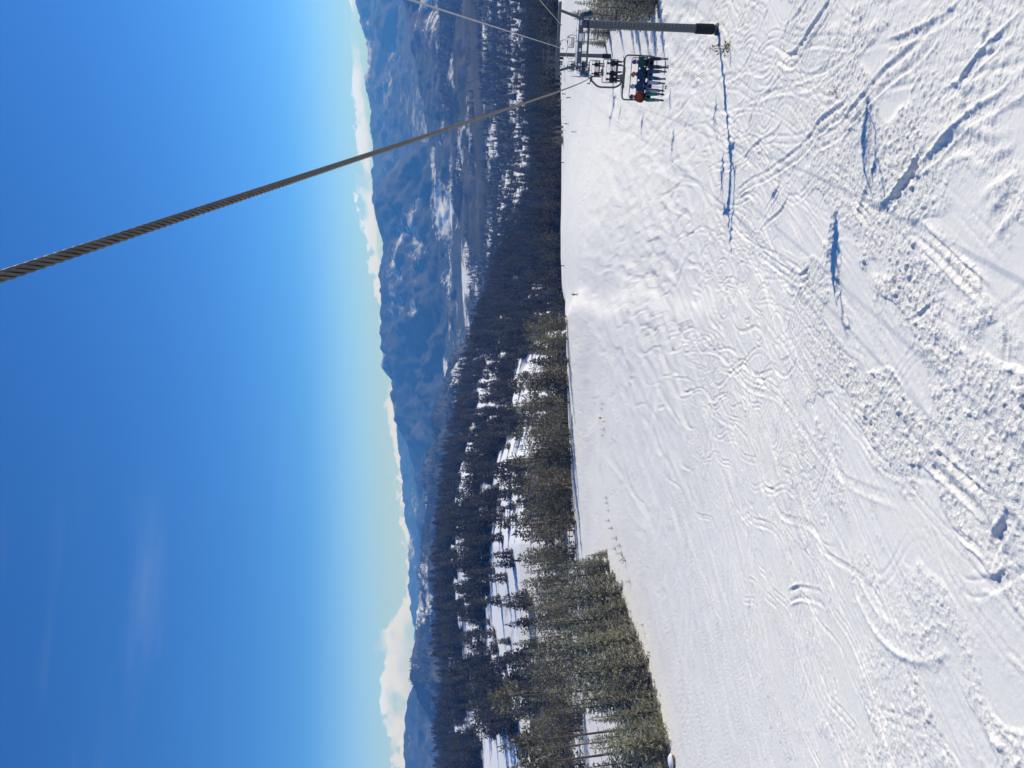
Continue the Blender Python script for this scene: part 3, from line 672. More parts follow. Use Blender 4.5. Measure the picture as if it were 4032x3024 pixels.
def lift_tower(label, base, H, dia, cx, sign=None, deep=True):
    t = thing('lift_tower', label, 'lift tower', base, -LA)
    r = dia/2
    MB().tube([(0, 0, -0.6), (0, 0, H*0.5), (0, 0, H)], [r*1.06, r, r*0.94], 28).build('pole', M_STEEL, t)
    MB().tube([(0, 0, -0.4), (0, 0, 0.14), (0, 0, 0.18)], [r*1.5, r*1.5, r*1.15], 24).build('footing', M_STEEL, t)
    MB().tube([(0, 0, 0.42), (0, 0, 0.5), (0, 0, 2.3), (0, 0, 2.42)], [r*1.12, r*1.28, r*1.26, r*1.1], 24).build('pad', M_PAD, t)
    for k in range(5):
        MB().tube([(0, 0, H*(k+1)/6.2+1.2), (0, 0, H*(k+1)/6.2+1.26)], r*1.035, 28).build('weld_band', M_STEEL, t)
    # ladder on the uphill face
    lx = 0.12; ly = -r-0.07
    lad = MB()
    for s in (-1, 1): lad.tube([(lx+s*0.17, ly, 2.6), (lx+s*0.17, ly, H-0.3)], 0.012, 5)
    ladder = lad.build('ladder', M_STEEL, t)
    rung = mesh('rung', *(lambda b: (b.V, b.F))(MB().tube([(-0.17, 0, 0), (0.17, 0, 0)], 0.014, 6)), [M_CABLE])
    z = 2.8
    while z < H-0.4:
        link('rung', rung, ladder, (lx, ly-0.01, z)); z += 0.40
    # crossarm
    xl, xr = cx-GAUGE/2, cx+GAUGE/2
    MB().box((cx, 0, H+0.02), (GAUGE-0.25, 0.46, 0.46), None, 0.04).build('crossarm', M_STEEL, t)
    if deep:
        rnd = random.Random(3)
        for xx, w, h in ((-2.1, 0.30, 0.30), (-0.75, 0.34, 0.26), (0.42, 0.75, 0.40), (1.75, 0.5, 0.34)):
            n = 14; V = []
            for k in range(n):
                a = 6.283*k/n; q = 1+rnd.uniform(-0.22, 0.2); x = max(-w/2, min(w/2, w*0.55*q*math.cos(a))); zz = max(-h/2, min(h/2, h*0.6*q*math.sin(a)))
                V += [(cx+xx+x, -0.233, H+0.02+zz), (cx+xx+x*0.9, -0.262, H+0.02+zz*0.9)]
            F = [(2*k, 2*((k+1) % n), 2*((k+1) % n)+1, 2*k+1) for k in range(n)]+[tuple(2*k+1 for k in range(n))]
            me_ = mesh('snow_patch', V, F, [M_SNOWCAP]); link('snow_patch', me_, t)
        sc = MB(); sc.box((cx-0.2, 0, H+0.295), (GAUGE-1.2, 0.44, 0.09), None, 0.04); sc.build('snow_cap', M_SNOWCAP, t)
    # walkway below the arm with snow on it
    MB().box((cx, -0.42, H-0.72), (GAUGE-0.6, 0.42, 0.10)).build('catwalk', M_STEEL, t)
    for s in (-1, 1):
        for xx in (0.9, 2.4): MB().beam((cx+s*xx, -0.2, H-0.7), (cx+s*xx, -0.2, H-0.1), 0.06, 0.06).build('hanger_strut', M_STEEL_D, t)
    MB().tube([(cx-GAUGE/2+0.6, -0.62, H+0.55), (cx+GAUGE/2-0.6, -0.62, H+0.55)], 0.022, 6).build('handrail', M_STEEL, t)
    for k in range(5):
        xx = cx-GAUGE/2+0.7+k*(GAUGE-1.4)/4; MB().tube([(xx, -0.62, H-0.7), (xx, -0.62, H+0.55)], 0.016, 6).build('handrail_post', M_STEEL, t)
    # lifting frame
    zt = H+2.25
    MB().box((cx, 0, zt), (GAUGE+1.7, 0.24, 0.27), None, 0.02).build('lifting_beam', M_STEEL_D, t)
    for s in (-1, 1):
        MB().beam((cx+s*2.75, 0.0, zt-0.13), (cx+s*2.2, 0.0, H+0.25), 0.2, 0.24, 0.02).build('frame_strut', M_STEEL_D, t)
        MB().tube([(cx+s*2.3, 0.1, zt-1.2), (cx+s*2.3, 0.1, zt-2.0)], 0.03, 6).build('chain_hook', M_STEEL, t)
    for s in (-1, 1): sheave_train(t, cx+s*GAUGE/2, H-0.55)
    # cabling looped under the frame
    MB().tube(bend([(cx+0.2, -0.3, H+0.2), (cx-0.4, -0.35, H+1.3), (cx-1.4, -0.35, H+1.5), (cx-1.7, -0.35, H+0.9), (cx-1.2, -0.35, H+0.5)], 0.4), 0.03, 6).build('control_cable', M_CABLE, t)
    if sign:
        sg = MB().box((cx-2.02, -0.17, zt-0.36), (0.40, 0.03, 0.30), None, 0.005).build('number_sign', M_BLACK, t)
        cu = bpy.data.curves.new('lettering', 'FONT'); cu.body = sign; cu.size = 0.27; cu.align_x = 'CENTER'; cu.align_y = 'CENTER'; cu.extrude = 0.003
        tmp = bpy.data.objects.new('lettering', cu); COL.objects.link(tmp); bpy.context.view_layer.update()
        lm = bpy.data.meshes.new_from_object(tmp.evaluated_get(bpy.context.evaluated_depsgraph_get())); bpy.data.objects.remove(tmp)
        lm.materials.clear(); lm.materials.append(M_SNOWCAP); lo = link('lettering', lm, sg, (cx-2.02, -0.19, zt-0.36)); lo.rotation_euler = (math.pi/2, 0, 0)
    return t


T1H = rope_z(72)-T1.z
mid1 = rope_at(72)+LW*GAUGE/2
cx1 = (mid1-T1).dot(LW)


# ------------------------------------------------------------------ people (built before the heavy scene is evaluated)
SEG = {}
def figure(joints, bones, radii, groups, mats, name='body'):
    """one continuous skinned surface; groups: bone index -> material slot"""
    names = list(joints); ix = {n: i for i, n in enumerate(names)}
    me = bpy.data.meshes.new(name); me.from_pydata([joints[n] for n in names], [(ix[a], ix[b]) for a, b in bones], [])
    o = bpy.data.objects.new(name, me); COL.objects.link(o)
    sk = o.modifiers.new('skin', 'SKIN'); sk.use_smooth_shade = True; sk.branch_smoothing = 0.4
    for n in names:
        v = me.skin_vertices[0].data[ix[n]]; q = radii[n]; v.radius = q if isinstance(q, tuple) else (q, q); v.use_root = (n == 'pelvis')
    sb = o.modifiers.new('sub', 'SUBSURF'); sb.levels = 1; sb.render_levels = 1
    bpy.context.view_layer.update(); dg = bpy.context.evaluated_depsgraph_get()
    out = bpy.data.meshes.new_from_object(o.evaluated_get(dg)); bpy.data.objects.remove(o); bpy.data.meshes.remove(me)
    co = np.empty(len(out.polygons)*3, np.float32); out.polygons.foreach_get('center', co); co = co.reshape(-1, 3)
    best = np.full(len(co), 1e9); mi = np.zeros(len(co), np.int32)
    for (a, b), g in zip(bones, groups):
        A = np.array(joints[a]); B = np.array(joints[b]); ab = B-A; t = np.clip(((co-A)@ab)/max(1e-9, ab@ab), 0, 1)
        rad = (radii[a][0] if isinstance(radii[a], tuple) else radii[a])
        dd = np.linalg.norm(co-(A+t[:, None]*ab), axis=1)-0.35*rad; k = dd < best; best[k] = dd[k]; mi[k] = g
    out.materials.clear()
    for m in mats: out.materials.append(m)
    out.polygons.foreach_set('material_index', mi); out.polygons.foreach_set('use_smooth', np.ones(len(mi), bool)); out.name = name
    return out


M_SKIN = material('skin', (0.42, 0.25, 0.18), 0.6, 0, 0.06, 20)
M_BOOT = material('ski_boot', (0.30, 0.30, 0.31), 0.4, 0, 0.2, 12)
M_GLOVE = material('black_glove', (0.012, 0.012, 0.014), 0.8, 0, 0.2, 20)
CLOTH = {}
def cloth(n, c, r=0.75, var=0.14, sc=9):
    if n not in CLOTH: CLOTH[n] = material(n, c, r, 0, var, sc, 0.25)
    return CLOTH[n]
def patterned(n):
    if n in CLOTH: return CLOTH[n]
    m = bpy.data.materials.new(n); m.use_nodes = True; nt = m.node_tree; p = nt.nodes['Principled BSDF']; p.inputs['Roughness'].default_value = 0.8
    tc = nt.nodes.new('ShaderNodeTexCoord'); v = nt.nodes.new('ShaderNodeTexVoronoi'); v.inputs['Scale'].default_value = 11; nt.links.new(tc.outputs['Object'], v.inputs['Vector'])
    cr = nt.nodes.new('ShaderNodeValToRGB'); nt.links.new(v.outputs['Color'], cr.inputs[0])
    e = cr.color_ramp; e.interpolation = 'CONSTANT'; e.elements[0].color = (0.010, 0.012, 0.03, 1); e.elements[1].position = 0.62; e.elements[1].color = (0.03, 0.06, 0.12, 1)
    for pos, c in ((0.74, (0.012, 0.014, 0.03)), (0.86, (0.20, 0.035, 0.03)), (0.91, (0.012, 0.014, 0.03))): q = e.elements.new(pos); q.color = (*c, 1)
    nt.links.new(cr.outputs[0], p.inputs['Base Color']); CLOTH[n] = m; return m


def head_gear(parent, hc, turn, helmet, goggle, face=True, tilt=0.0):
    """helmet shell with rim, goggles with strap, face under it"""
    Rm = Matrix.Rotation(turn, 3, 'Z') @ Matrix.Rotation(tilt, 3, 'X'); c = Vector(hc)
    f = MB(); f.ell(c+Rm@Vector((0, -0.015, -0.045)), (0.078, 0.088, 0.10), 12, 8, rot=Rm)
    f.ell(c+Rm@Vector((0, -0.108, -0.045)), (0.014, 0.022, 0.022), 6, 5, rot=Rm)          # nose
    f.ell(c+Rm@Vector((0, -0.094, -0.088)), (0.026, 0.010, 0.008), 6, 4, rot=Rm)          # mouth
    f.build('face', M_SKIN, parent)
    h = MB(); h.ell(c+Rm@Vector((0, 0.012, 0.02)), (0.122, 0.142, 0.128), 16, 10, -0.28, 1.0, Rm)
    for s in (-1, 1): h.ell(c+Rm@Vector((s*0.098, 0.02, -0.05)), (0.022, 0.05, 0.06), 8, 6, rot=Rm)
    he = h.build('helmet', helmet, parent)
    MB().tube([c+Rm@Vector((0.118*math.cos(a), 0.012+0.138*math.sin(a), -0.012)) for a in np.linspace(0, 6.283, 20, endpoint=False)], 0.010, 5, closed=True).build('rim', helmet, he)
    g = MB()
    pts = [c+Rm@Vector((0.098*math.sin(a), 0.01-0.118*math.cos(a), -0.004)) for a in np.linspace(-1.15, 1.15, 9)]
    lens = []; F = []
    for i, a in enumerate(np.linspace(-1.1, 1.1, 9)):
        for z in (-0.05, -0.02, 0.02, 0.036):
            q = 1.0 if abs(z) < 0.03 else 0.93
            lens.append(c+Rm@Vector((0.100*math.sin(a)*q, 0.01-0.124*math.cos(a)*q, z)))
    for i in range(8):
        for k in range(3): F.append((i*4+k, i*4+4+k, i*4+5+k, i*4+1+k))
    g.add(lens, F); gg = g.build('goggles', goggle, parent)
    MB().tube([c+Rm@Vector((0.118*math.cos(a), 0.012+0.138*math.sin(a), 0.012)) for a in np.linspace(-0.5, math.pi+0.5, 14)], 0.013, 5).build('strap', M_BLACK, gg)


def seated(label, group, chair_pos, x, jacket, pants, helmet, goggle, turn=0.0, seed=0, lean=0.0, legs=0.0, arms='lap', detail=True, rz=None, boots=None):
    rnd = random.Random(seed); j = lambda q: rnd.uniform(-q, q)
    o = thing('person', label, 'person', Vector(chair_pos)+LW*x+Vector((0, 0, -4.1)), -LA, group)
    zs = 0.88
    J = {'pelvis': (0, -0.06, zs), 'belly': (0, -0.03, zs+0.2), 'chest': (lean, 0.0+j(.02), zs+0.42), 'neckb': (lean*1.3, -0.01, zs+0.56), 'neck': (lean*1.4, -0.02, zs+0.63), 'head': (lean*1.5, -0.03, zs+0.74)}
    Rr = {'pelvis': (0.19, 0.16), 'belly': (0.19, 0.155), 'chest': (0.215, 0.15), 'neckb': (0.12, 0.1), 'neck': 0.07, 'head': 0.085}
    B = [('pelvis', 'belly'), ('belly', 'chest'), ('chest', 'neckb'), ('neckb', 'neck'), ('neck', 'head')]; G = [1, 0, 0, 0, 2]
    for s, S in ((-1, 'L'), (1, 'R')):
        kx = s*(0.13+legs)+j(.03); fx = s*(0.14+legs*0.8)+j(.03)
        J['sh'+S] = (lean+s*0.19, 0.0, zs+0.50); Rr['sh'+S] = 0.10
        if arms == 'lap': J['el'+S] = (s*0.27, -0.10+j(.03), zs+0.22); J['wr'+S] = (s*0.14, -0.30+j(.03), zs+0.14); J['ha'+S] = (s*0.09, -0.385, zs+0.13)
        else: J['el'+S] = (s*0.29, -0.16, zs+0.26); J['wr'+S] = (s*0.24, -0.42, zs+0.22); J['ha'+S] = (s*0.23, -0.50, zs+0.20)
        J['th'+S] = (J['wr'+S][0]-s*0.05, J['wr'+S][1]-0.06, J['wr'+S][2]+0.03); Rr['th'+S] = 0.02
        Rr['el'+S] = 0.08; Rr['wr'+S] = 0.062; Rr['ha'+S] = (0.05, 0.035)
        B += [('chest', 'sh'+S), ('sh'+S, 'el'+S), ('el'+S, 'wr'+S), ('wr'+S, 'ha'+S), ('wr'+S, 'th'+S)]; G += [0, 0, 0, 3, 3]
        J['hp'+S] = (s*0.11, -0.10, zs-0.02); J['kn'+S] = (kx, -0.50, zs+0.03+j(.02)); J['an'+S] = (fx, -0.46+j(.04), 0.42); J['he'+S] = (fx, -0.46, 0.30); J['to'+S] = (fx+s*0.02, -0.66, 0.27)
        Rr['hp'+S] = 0.135; Rr['kn'+S] = 0.112; Rr['an'+S] = 0.10; Rr['he'+S] = 0.085; Rr['to'+S] = (0.07, 0.06)
        B += [('pelvis', 'hp'+S), ('hp'+S, 'kn'+S), ('kn'+S, 'an'+S), ('an'+S, 'he'+S), ('he'+S, 'to'+S)]; G += [1, 1, 1, 4, 4]
    link('body', figure(J, B, Rr, G, [jacket, pants, M_SKIN, M_GLOVE, boots or M_BOOT]), o)
    hp = J['head']; head_gear(o, (hp[0], hp[1], hp[2]+0.03), turn, helmet, goggle)
    # collar
    MB().tube([(lean*1.35+0.085*math.cos(a), -0.015+0.085*math.sin(a), zs+0.60) for a in np.linspace(0, 6.283, 14, endpoint=False)], 0.028, 6, closed=True).build('collar', jacket, o)
    o['_feet'] = [J['heL'][0], J['heR'][0]]
    return o


def skis(label, person_obj, color, tip=0.0):
    feet = person_obj['_feet']; o = thing('pair_of_skis', label, 'skis', person_obj.location, -LA, 'skis on the loaded chairs')
    for x in feet:
        P = []; n = 12
        V = []; F = []
        for i in range(n+1):
            t = i/n; y = 0.55-1.65*t; z = 0.175+0.10*max(0, (t-0.88)/0.12)**2+0.16*(0.5-t)*0.9; w = 0.046+0.012*abs(2*t-1)**2*(1 if t < 0.93 else 0.5)
            V += [(x-w, y, z), (x+w, y, z), (x+w, y, z-0.014), (x-w, y, z-0.014)]
        for i in range(n):
            for k in range(4): F.append((i*4+k, i*4+(k+1) % 4, i*4+4+(k+1) % 4, i*4+4+k))
        F += [(0, 3, 2, 1), (n*4, n*4+1, n*4+2, n*4+3)]
        s = link('ski', mesh('ski', V, F, [color], False), o); MB().box((x, -0.42, 0.20), (0.07, 0.10, 0.06), None, 0.01).build('heel_binding', M_BLACK, s); MB().box((x, -0.70, 0.20), (0.07, 0.08, 0.05), None, 0.01).build('toe_binding', M_BLACK, s)
    del person_obj['_feet']
    return o


# ------------------------------------------------------------------ chairs
def chair_parts():
    cx = 0.06; hw = 1.13; B = {}
    side = -1
    B['hanger_arm'] = MB().tube(bend([(0, 0, -0.06), (side*0.16, 0, -0.12), (side*0.46, 0, -0.50), (side*0.46, 0, -1.48), (side*0.28, 0, -1.78), (cx, 0, -1.80)], 0.2, 6), 0.052, 10)
    B['grip'] = MB().box((0, 0, -0.03), (0.14, 0.42, 0.16), None, 0.03).box((-0.13, 0.05, -0.10), (0.16, 0.2, 0.12), None, 0.02).tube([(0.0, -0.30, -0.05), (0, 0.30, -0.05)], 0.035, 8).tube([(-0.3, 0, -0.02), (-0.3, 0, 0.12)], 0.03, 6).tube([(-0.3, 0, -0.02), (-0.12, 0, -0.05)], 0.02, 6).tube([(0.06, 0, -0.1), (0.06, 0, -0.62)], 0.03, 6)
    B['clamp'] = MB().box((cx, 0, -1.82), (0.34, 0.13, 0.24), None, 0.02)
    B['bail'] = MB().tube(bend([(cx-hw+0.03, -0.30, -3.42), (cx-hw+0.02, 0.02, -3.42), (cx-hw, 0.10, -2.55), (cx-hw, 0.02, -1.90), (cx+hw, 0.02, -1.90), (cx+hw, 0.10, -2.55), (cx+hw-0.02, 0.02, -3.42), (cx+hw-0.03, -0.30, -3.42)], 0.22, 6), 0.042, 10)
    B['bail'].beam((cx-0.55, 0, -1.90), (cx+0.55, 0, -1.90), 0.10, 0.14, 0.02)
    B['seat'] = None
    return B, cx, hw


def build_chair(label, group, Y, side, bar='down', empty=False, number=None):
    p = rope_at(Y, side); mirror = -1 if side else 1
    o = thing('lift_chair', label, 'lift chair', p, -LA, group); B, cx, hw = chair_parts()
    def fix(b):
        if mirror < 0:
            b.V = [(-x, y, z) for x, y, z in b.V]; b.F = [tuple(reversed(f)) for f in b.F]
        return b
    for k in ('grip', 'hanger_arm', 'clamp', 'bail'): fix(B[k]).build(k, M_CHAIR, o)
    seat = fix(MB().box((cx, -0.19, -3.38), (2*hw-0.16, 0.05, 0.05), None, 0.01).box((cx, 0.02, -3.40), (2*hw-0.12, 0.05, 0.05), None, 0.01).box((cx, -0.42, -3.38), (2*hw-0.16, 0.05, 0.05), None, 0.01)).build('seat', M_CHAIR, o)
    for k in range(4):
        fix(MB().box((cx-0.80+k*0.533, -0.20, -3.335), (0.50, 0.46, 0.06), None, 0.02)).build('seat_pad', M_BLACK, seat)
    back = fix(MB().tube([(cx-hw+0.1, 0.09, -3.2), (cx-hw+0.1, 0.12, -2.7)], 0.02, 6).tube([(cx+hw-0.1, 0.09, -3.2), (cx+hw-0.1, 0.12, -2.7)], 0.02, 6).tube([(cx-hw+0.1, 0.105, -2.95), (cx+hw-0.1, 0.105, -2.95)], 0.015, 6)).build('backrest', M_CHAIR, o)
    for k in range(4):
        z = -2.72-0.145*k; fix(MB().box((cx, 0.11-0.012*k, z), (2*hw-0.08, 0.03, 0.055), None, 0.008)).build('slat', M_CHAIR, back)
    M = MB(); q = hw-0.12
    if bar == 'down':
        M.tube(bend([(cx-q, -0.62, -3.08), (cx-q, -0.1, -3.0), (cx-q, 0.12, -2.80), (cx-q, 0.16, -2.34), (cx+q, 0.16, -2.34), (cx+q, 0.12, -2.80), (cx+q, -0.1, -3.0), (cx+q, -0.62, -3.08)], 0.12), 0.022, 8)
        M.tube([(cx-q, -0.60, -3.08), (cx+q, -0.60, -3.08)], 0.02, 8)
        br = fix(M).build('safety_bar', M_CHAIR, o)
        for s in (-0.56, 0.56):
            f = MB().tube(bend([(cx+s, -0.60, -3.08), (cx+s, -0.72, -3.5), (cx+s, -0.62, -3.98)], 0.1), 0.018, 6).tube([(cx+s-0.34, -0.62, -3.98), (cx+s+0.34, -0.62, -3.98)], 0.022, 8); fix(f).build('footrest', M_BLACK, br)
    else:
        M.tube(bend([(cx-q, 0.14, -2.5), (cx-q, -0.35, -2.05), (cx-q, -0.5, -1.75), (cx+q, -0.5, -1.75), (cx+q, -0.35, -2.05), (cx+q, 0.14, -2.5)], 0.12), 0.02, 8)
        br = fix(M).build('safety_bar', M_CHAIR, o)
        for s in (-0.56, 0.56):
            f = MB().tube([(cx+s, -0.5, -1.75), (cx+s, -1.0, -2.2)], 0.016, 6).tube([(cx+s-0.34, -1.0, -2.2), (cx+s+0.34, -1.0, -2.2)], 0.02, 8); fix(f).build('footrest', M_BLACK, br)
    return o, cx


teal = cloth('teal_goggle_lens', (0.02, 0.62, 0.52), 0.15); magenta = cloth('magenta_goggle_lens', (0.72, 0.03, 0.85), 0.15); blueg = cloth('blue_goggle_lens', (0.06, 0.36, 0.80), 0.15); darkg = cloth('dark_goggle_lens', (0.02, 0.02, 0.025), 0.15)
K = cloth('black_shell', (0.014, 0.015, 0.017)); K2 = cloth('charcoal_shell', (0.035, 0.036, 0.04)); RED = cloth('dark_red_jacket', (0.22, 0.012, 0.018))
CH1 = 39.0
ch, cc = build_chair('grey four-seat lift chair nearest the camera carrying four riders in bright jackets', 'loaded chairs', CH1, 0)
g = 'riders on the nearest chair'
P1 = seated('rider in green jacket and patterned dark trousers with purple helmet and magenta goggles', g, rope_at(CH1), 0.84, cloth('green_jacket', (0.012, 0.085, 0.065)), patterned('patterned_trousers'), cloth('purple_helmet', (0.07, 0.03, 0.22), 0.35), magenta, 0.15, 1, 0.02, 0.08, 'bar')
P2 = seated('rider in navy blue suit with orange helmet, face turned away', g, rope_at(CH1), 0.25, cloth('navy_jacket', (0.010, 0.045, 0.11)), cloth('blue_trousers', (0.012, 0.07, 0.16)), cloth('orange_helmet', (0.50, 0.15, 0.04), 0.35), darkg, 1.5, 2, 0.0, 0.03)
P3 = seated('rider in dark blue jacket and lavender trousers with pale helmet and teal goggles', g, rope_at(CH1), -0.34, cloth('dark_blue_jacket', (0.010, 0.04, 0.12)), cloth('lavender_trousers', (0.33, 0.33, 0.50)), cloth('pale_helmet', (0.30, 0.33, 0.42), 0.35), teal, 0.1, 3, -0.02, 0.06)
P4 = seated('rider in rust orange jacket and teal trousers with dark helmet and blue goggles', g, rope_at(CH1), -0.88, cloth('rust_jacket', (0.36, 0.055, 0.018)), cloth('teal_trousers', (0.012, 0.15, 0.105)), cloth('dark_helmet', (0.03, 0.02, 0.05), 0.35), blueg, -0.1, 4, -0.02, 0.0)
for p, c, lab in ((P1, K2, 'dark skis under the rider in the green jacket'), (P2, cloth('grey_ski', (0.30, 0.30, 0.32)), 'grey skis under the rider in the navy suit'), (P3, cloth('white_ski', (0.62, 0.62, 0.62)), 'white skis under the rider in lavender trousers'), (P4, cloth('black_ski', (0.06, 0.06, 0.07)), 'black skis under the rider in the rust orange jacket')): skis(lab, p, c)
def poles(label, p, dx, tilt):
    o = thing('ski_poles', label, 'ski poles', p.location, -LA)
    for k in (-1, 1):
        s = MB().tube([(dx, -0.40, 1.02), (dx+tilt*0.6+k*0.03, -0.52, 0.5), (dx+tilt+k*0.05, -0.60, -0.12)], [0.012, 0.009, 0.006], 6).build('pole', M_STEEL_D, o)
        MB().tube([(dx+tilt+k*0.05-0.0, -0.595, -0.06), (dx+tilt+k*0.05, -0.6, -0.05)], 0.05, 8).build('basket', M_BLACK, s); MB().tube([(dx, -0.40, 1.02), (dx, -0.385, 1.13)], 0.02, 6).build('handle', M_BLACK, s)
poles('pair of thin ski poles hanging from the rider in lavender trousers', P3, 0.02, -0.04)
poles('pair of thin ski poles slanting between the green and navy riders', P2, 0.20, 0.22)

def snowboard(label, p):
    o = thing('snowboard', label, 'snowboard', p.location, -LA); V = []; F = []; n = 14
    for i in range(n+1):
        t = i/n; xx = -0.78+1.56*t; zz = 0.16+0.08*abs(2*t-1)**6+0.12*(t-0.5); w = 0.13*(1-abs(2*t-1)**6*0.7)
        V += [(xx, -0.56-w, zz), (xx, -0.56+w, zz), (xx, -0.56+w, zz-0.014), (xx, -0.56-w, zz-0.014)]
    for i in range(n):
        for k in range(4): F.append((i*4+k, i*4+4+k, i*4+4+(k+1) % 4, i*4+(k+1) % 4))
    F += [(0, 1, 2, 3), (n*4+3, n*4+2, n*4+1, n*4)]
    d = link('deck', mesh('deck', V, F, [K2], False), o); [MB().box((q, -0.56, 0.20), (0.12, 0.28, 0.10), None, 0.02).build('binding', M_BLACK, o) for q in (-0.24, 0.24)]; del p['_feet']

CHAIRS = [(74.5, [(0.82, K2, K, K, 'rider in charcoal on the right of the three on the second chair', 'board'), (-0.18, K, K2, K2, 'middle rider in black of the three on the second chair', 'ski'), (-0.72, K2, K, K, 'left rider in dark grey of the three on the second chair', 'ski')], 'second loaded lift chair with three dark-clad riders'),
          (106, [(0.62, K, K, K, 'rider in black on the third chair beside the red jacket', 'ski'), (-0.62, RED, K2, K, 'rider in dark red jacket on the third chair', 'ski')], 'third loaded lift chair with a black and a red rider'),
          (139, [(0.72, K, K, K2, 'rider in black at the right end of the fourth chair', 'ski'), (0.2, K2, K, K, 'inner right rider in charcoal on the fourth chair', 'ski'), (-0.4, K, K2, K, 'inner left rider in black on the fourth chair', 'ski')], 'fourth loaded lift chair seen past the tower crossarm'),
          (172, [(0.4, RED, K, K, 'rider in red jacket on the fifth chair, small and far', 'ski'), (-0.5, cloth('lavender_jacket', (0.25, 0.28, 0.48)), K2, K2, 'rider in lavender blue jacket on the fifth chair', 'ski')], 'fifth loaded lift chair, small, above the far end of the line')]
k = 0
for ci, (Y, rs, lab) in enumerate(CHAIRS):
    build_chair(lab, 'loaded chairs', Y, 0)
    for (x, jk, pt, hm, lb, gear) in rs:
        k += 1; p = seated(lb, 'riders on the further chairs', rope_at(Y), x, jk, pt, hm, darkg, random.uniform(-.4, .4), 20+k, 0, 0.03, boots=M_BOOT)
        if gear == 'board': snowboard('dark snowboard hanging from a rider on the second chair', p)
        else: skis('skis under the ' + lb, p, K2)
for i, (Y, lab) in enumerate([(82, 'large empty slatted lift chair at the right edge before the spruces'), (114, 'empty lift chair hanging just right of the tower pole'), (146, 'small empty lift chair beyond the tower on the descending rope'), (178, 'tiny empty lift chair, farther of the two past the tower'), (36, 'empty lift chair on the descending rope closest to the camera, out to the right')]):
    build_chair(lab, 'empty chairs', Y, 1, 'down', True)


# towers
lift_tower('near grey lift tower with black padded foot and number sign', T1, T1H+0.30, 0.80, cx1, '01')
T2 = Vector(tuple(rope_at(190)+LW*GAUGE/2)); T2.z = surf(T2.x, T2.y)
lift_tower('second smaller lift tower standing behind the loaded chairs', T2, rope_z(190)-T2.z+0.30, 0.95, 0.0, None, False)
T3 = Vector(tuple(rope_at(330)+LW*GAUGE/2)); T3.z = surf(T3.x, T3.y)
lift_tower('farthest tiny lift tower at the crest of the piste', T3, rope_z(330)-T3.z+0.30, 0.9, 0.0, None, False)


# ------------------------------------------------------------------ small things on the snow
M_BAMBOO = material('bamboo', (0.20, 0.16, 0.10), 0.6, 0, 0.2, 20); M_ORANGE = material('orange_yellow_sign', (0.75, 0.33, 0.02), 0.6, 0, 0.08, 5)
p = hit(2772, 300); 
for i, (a, lab) in enumerate(((0.62, 'bamboo pole of the crossed pair below the loaded chair, leaning right'), (-0.62, 'bamboo pole of the crossed pair below the loaded chair, leaning left'))):
    o = thing('bamboo_pole', lab, 'pole', (p[0]-math.tan(a)*0.75, p[1]+0.03*i, surf(p[0], p[1])), 0, 'crossed bamboo poles')
    b = MB().tube([(-0.15*math.tan(a), 0, -0.15), (math.tan(a)*0.75, 0, 0.75), (math.tan(a)*1.5, 0, 1.5)], [0.018, 0.017, 0.014], 8).build('shaft', M_BAMBOO, o)
    for q in range(5): MB().tube([(math.tan(a)*(0.25*q+0.14), 0, 0.25*q+0.14), (math.tan(a)*(0.25*q+0.16), 0, 0.25*q+0.16)], 0.021, 8).build('node_ring', M_BAMBOO, b)
p = hit(2380, 1645); o = thing('marker_sign', 'yellow-orange square marker on a thin post in the snow', 'sign', (p[0], p[1], surf(p[0], p[1])), 0)
MB().tube([(0, 0, -0.2), (0, 0, 1.2)], 0.03, 8).build('post', M_BAMBOO, o); MB().box((0, -0.05, 1.15), (0.46, 0.04, 0.46), None, 0.01).build('plate', M_ORANGE, o)
# roped fence on the far crest
FP = [hit(2222+2*i, 432+27*i) for i in range(4)]
for i, p in enumerate(FP):
    o = thing('fence_post', 'thin grey post on the far crest, %s from the right in its row of four' % ORD[i], 'post', (p[0], p[1], surf(p[0], p[1])), 0, 'posts on the far crest')
    MB().tube([(0, 0, -0.3), (0, 0, 2.0)], 0.06, 8).build('shaft', M_STEEL_D, o); MB().ell((0, 0, 2.0), (0.07, 0.07, 0.05), 8, 5).build('cap', M_STEEL_D, o)


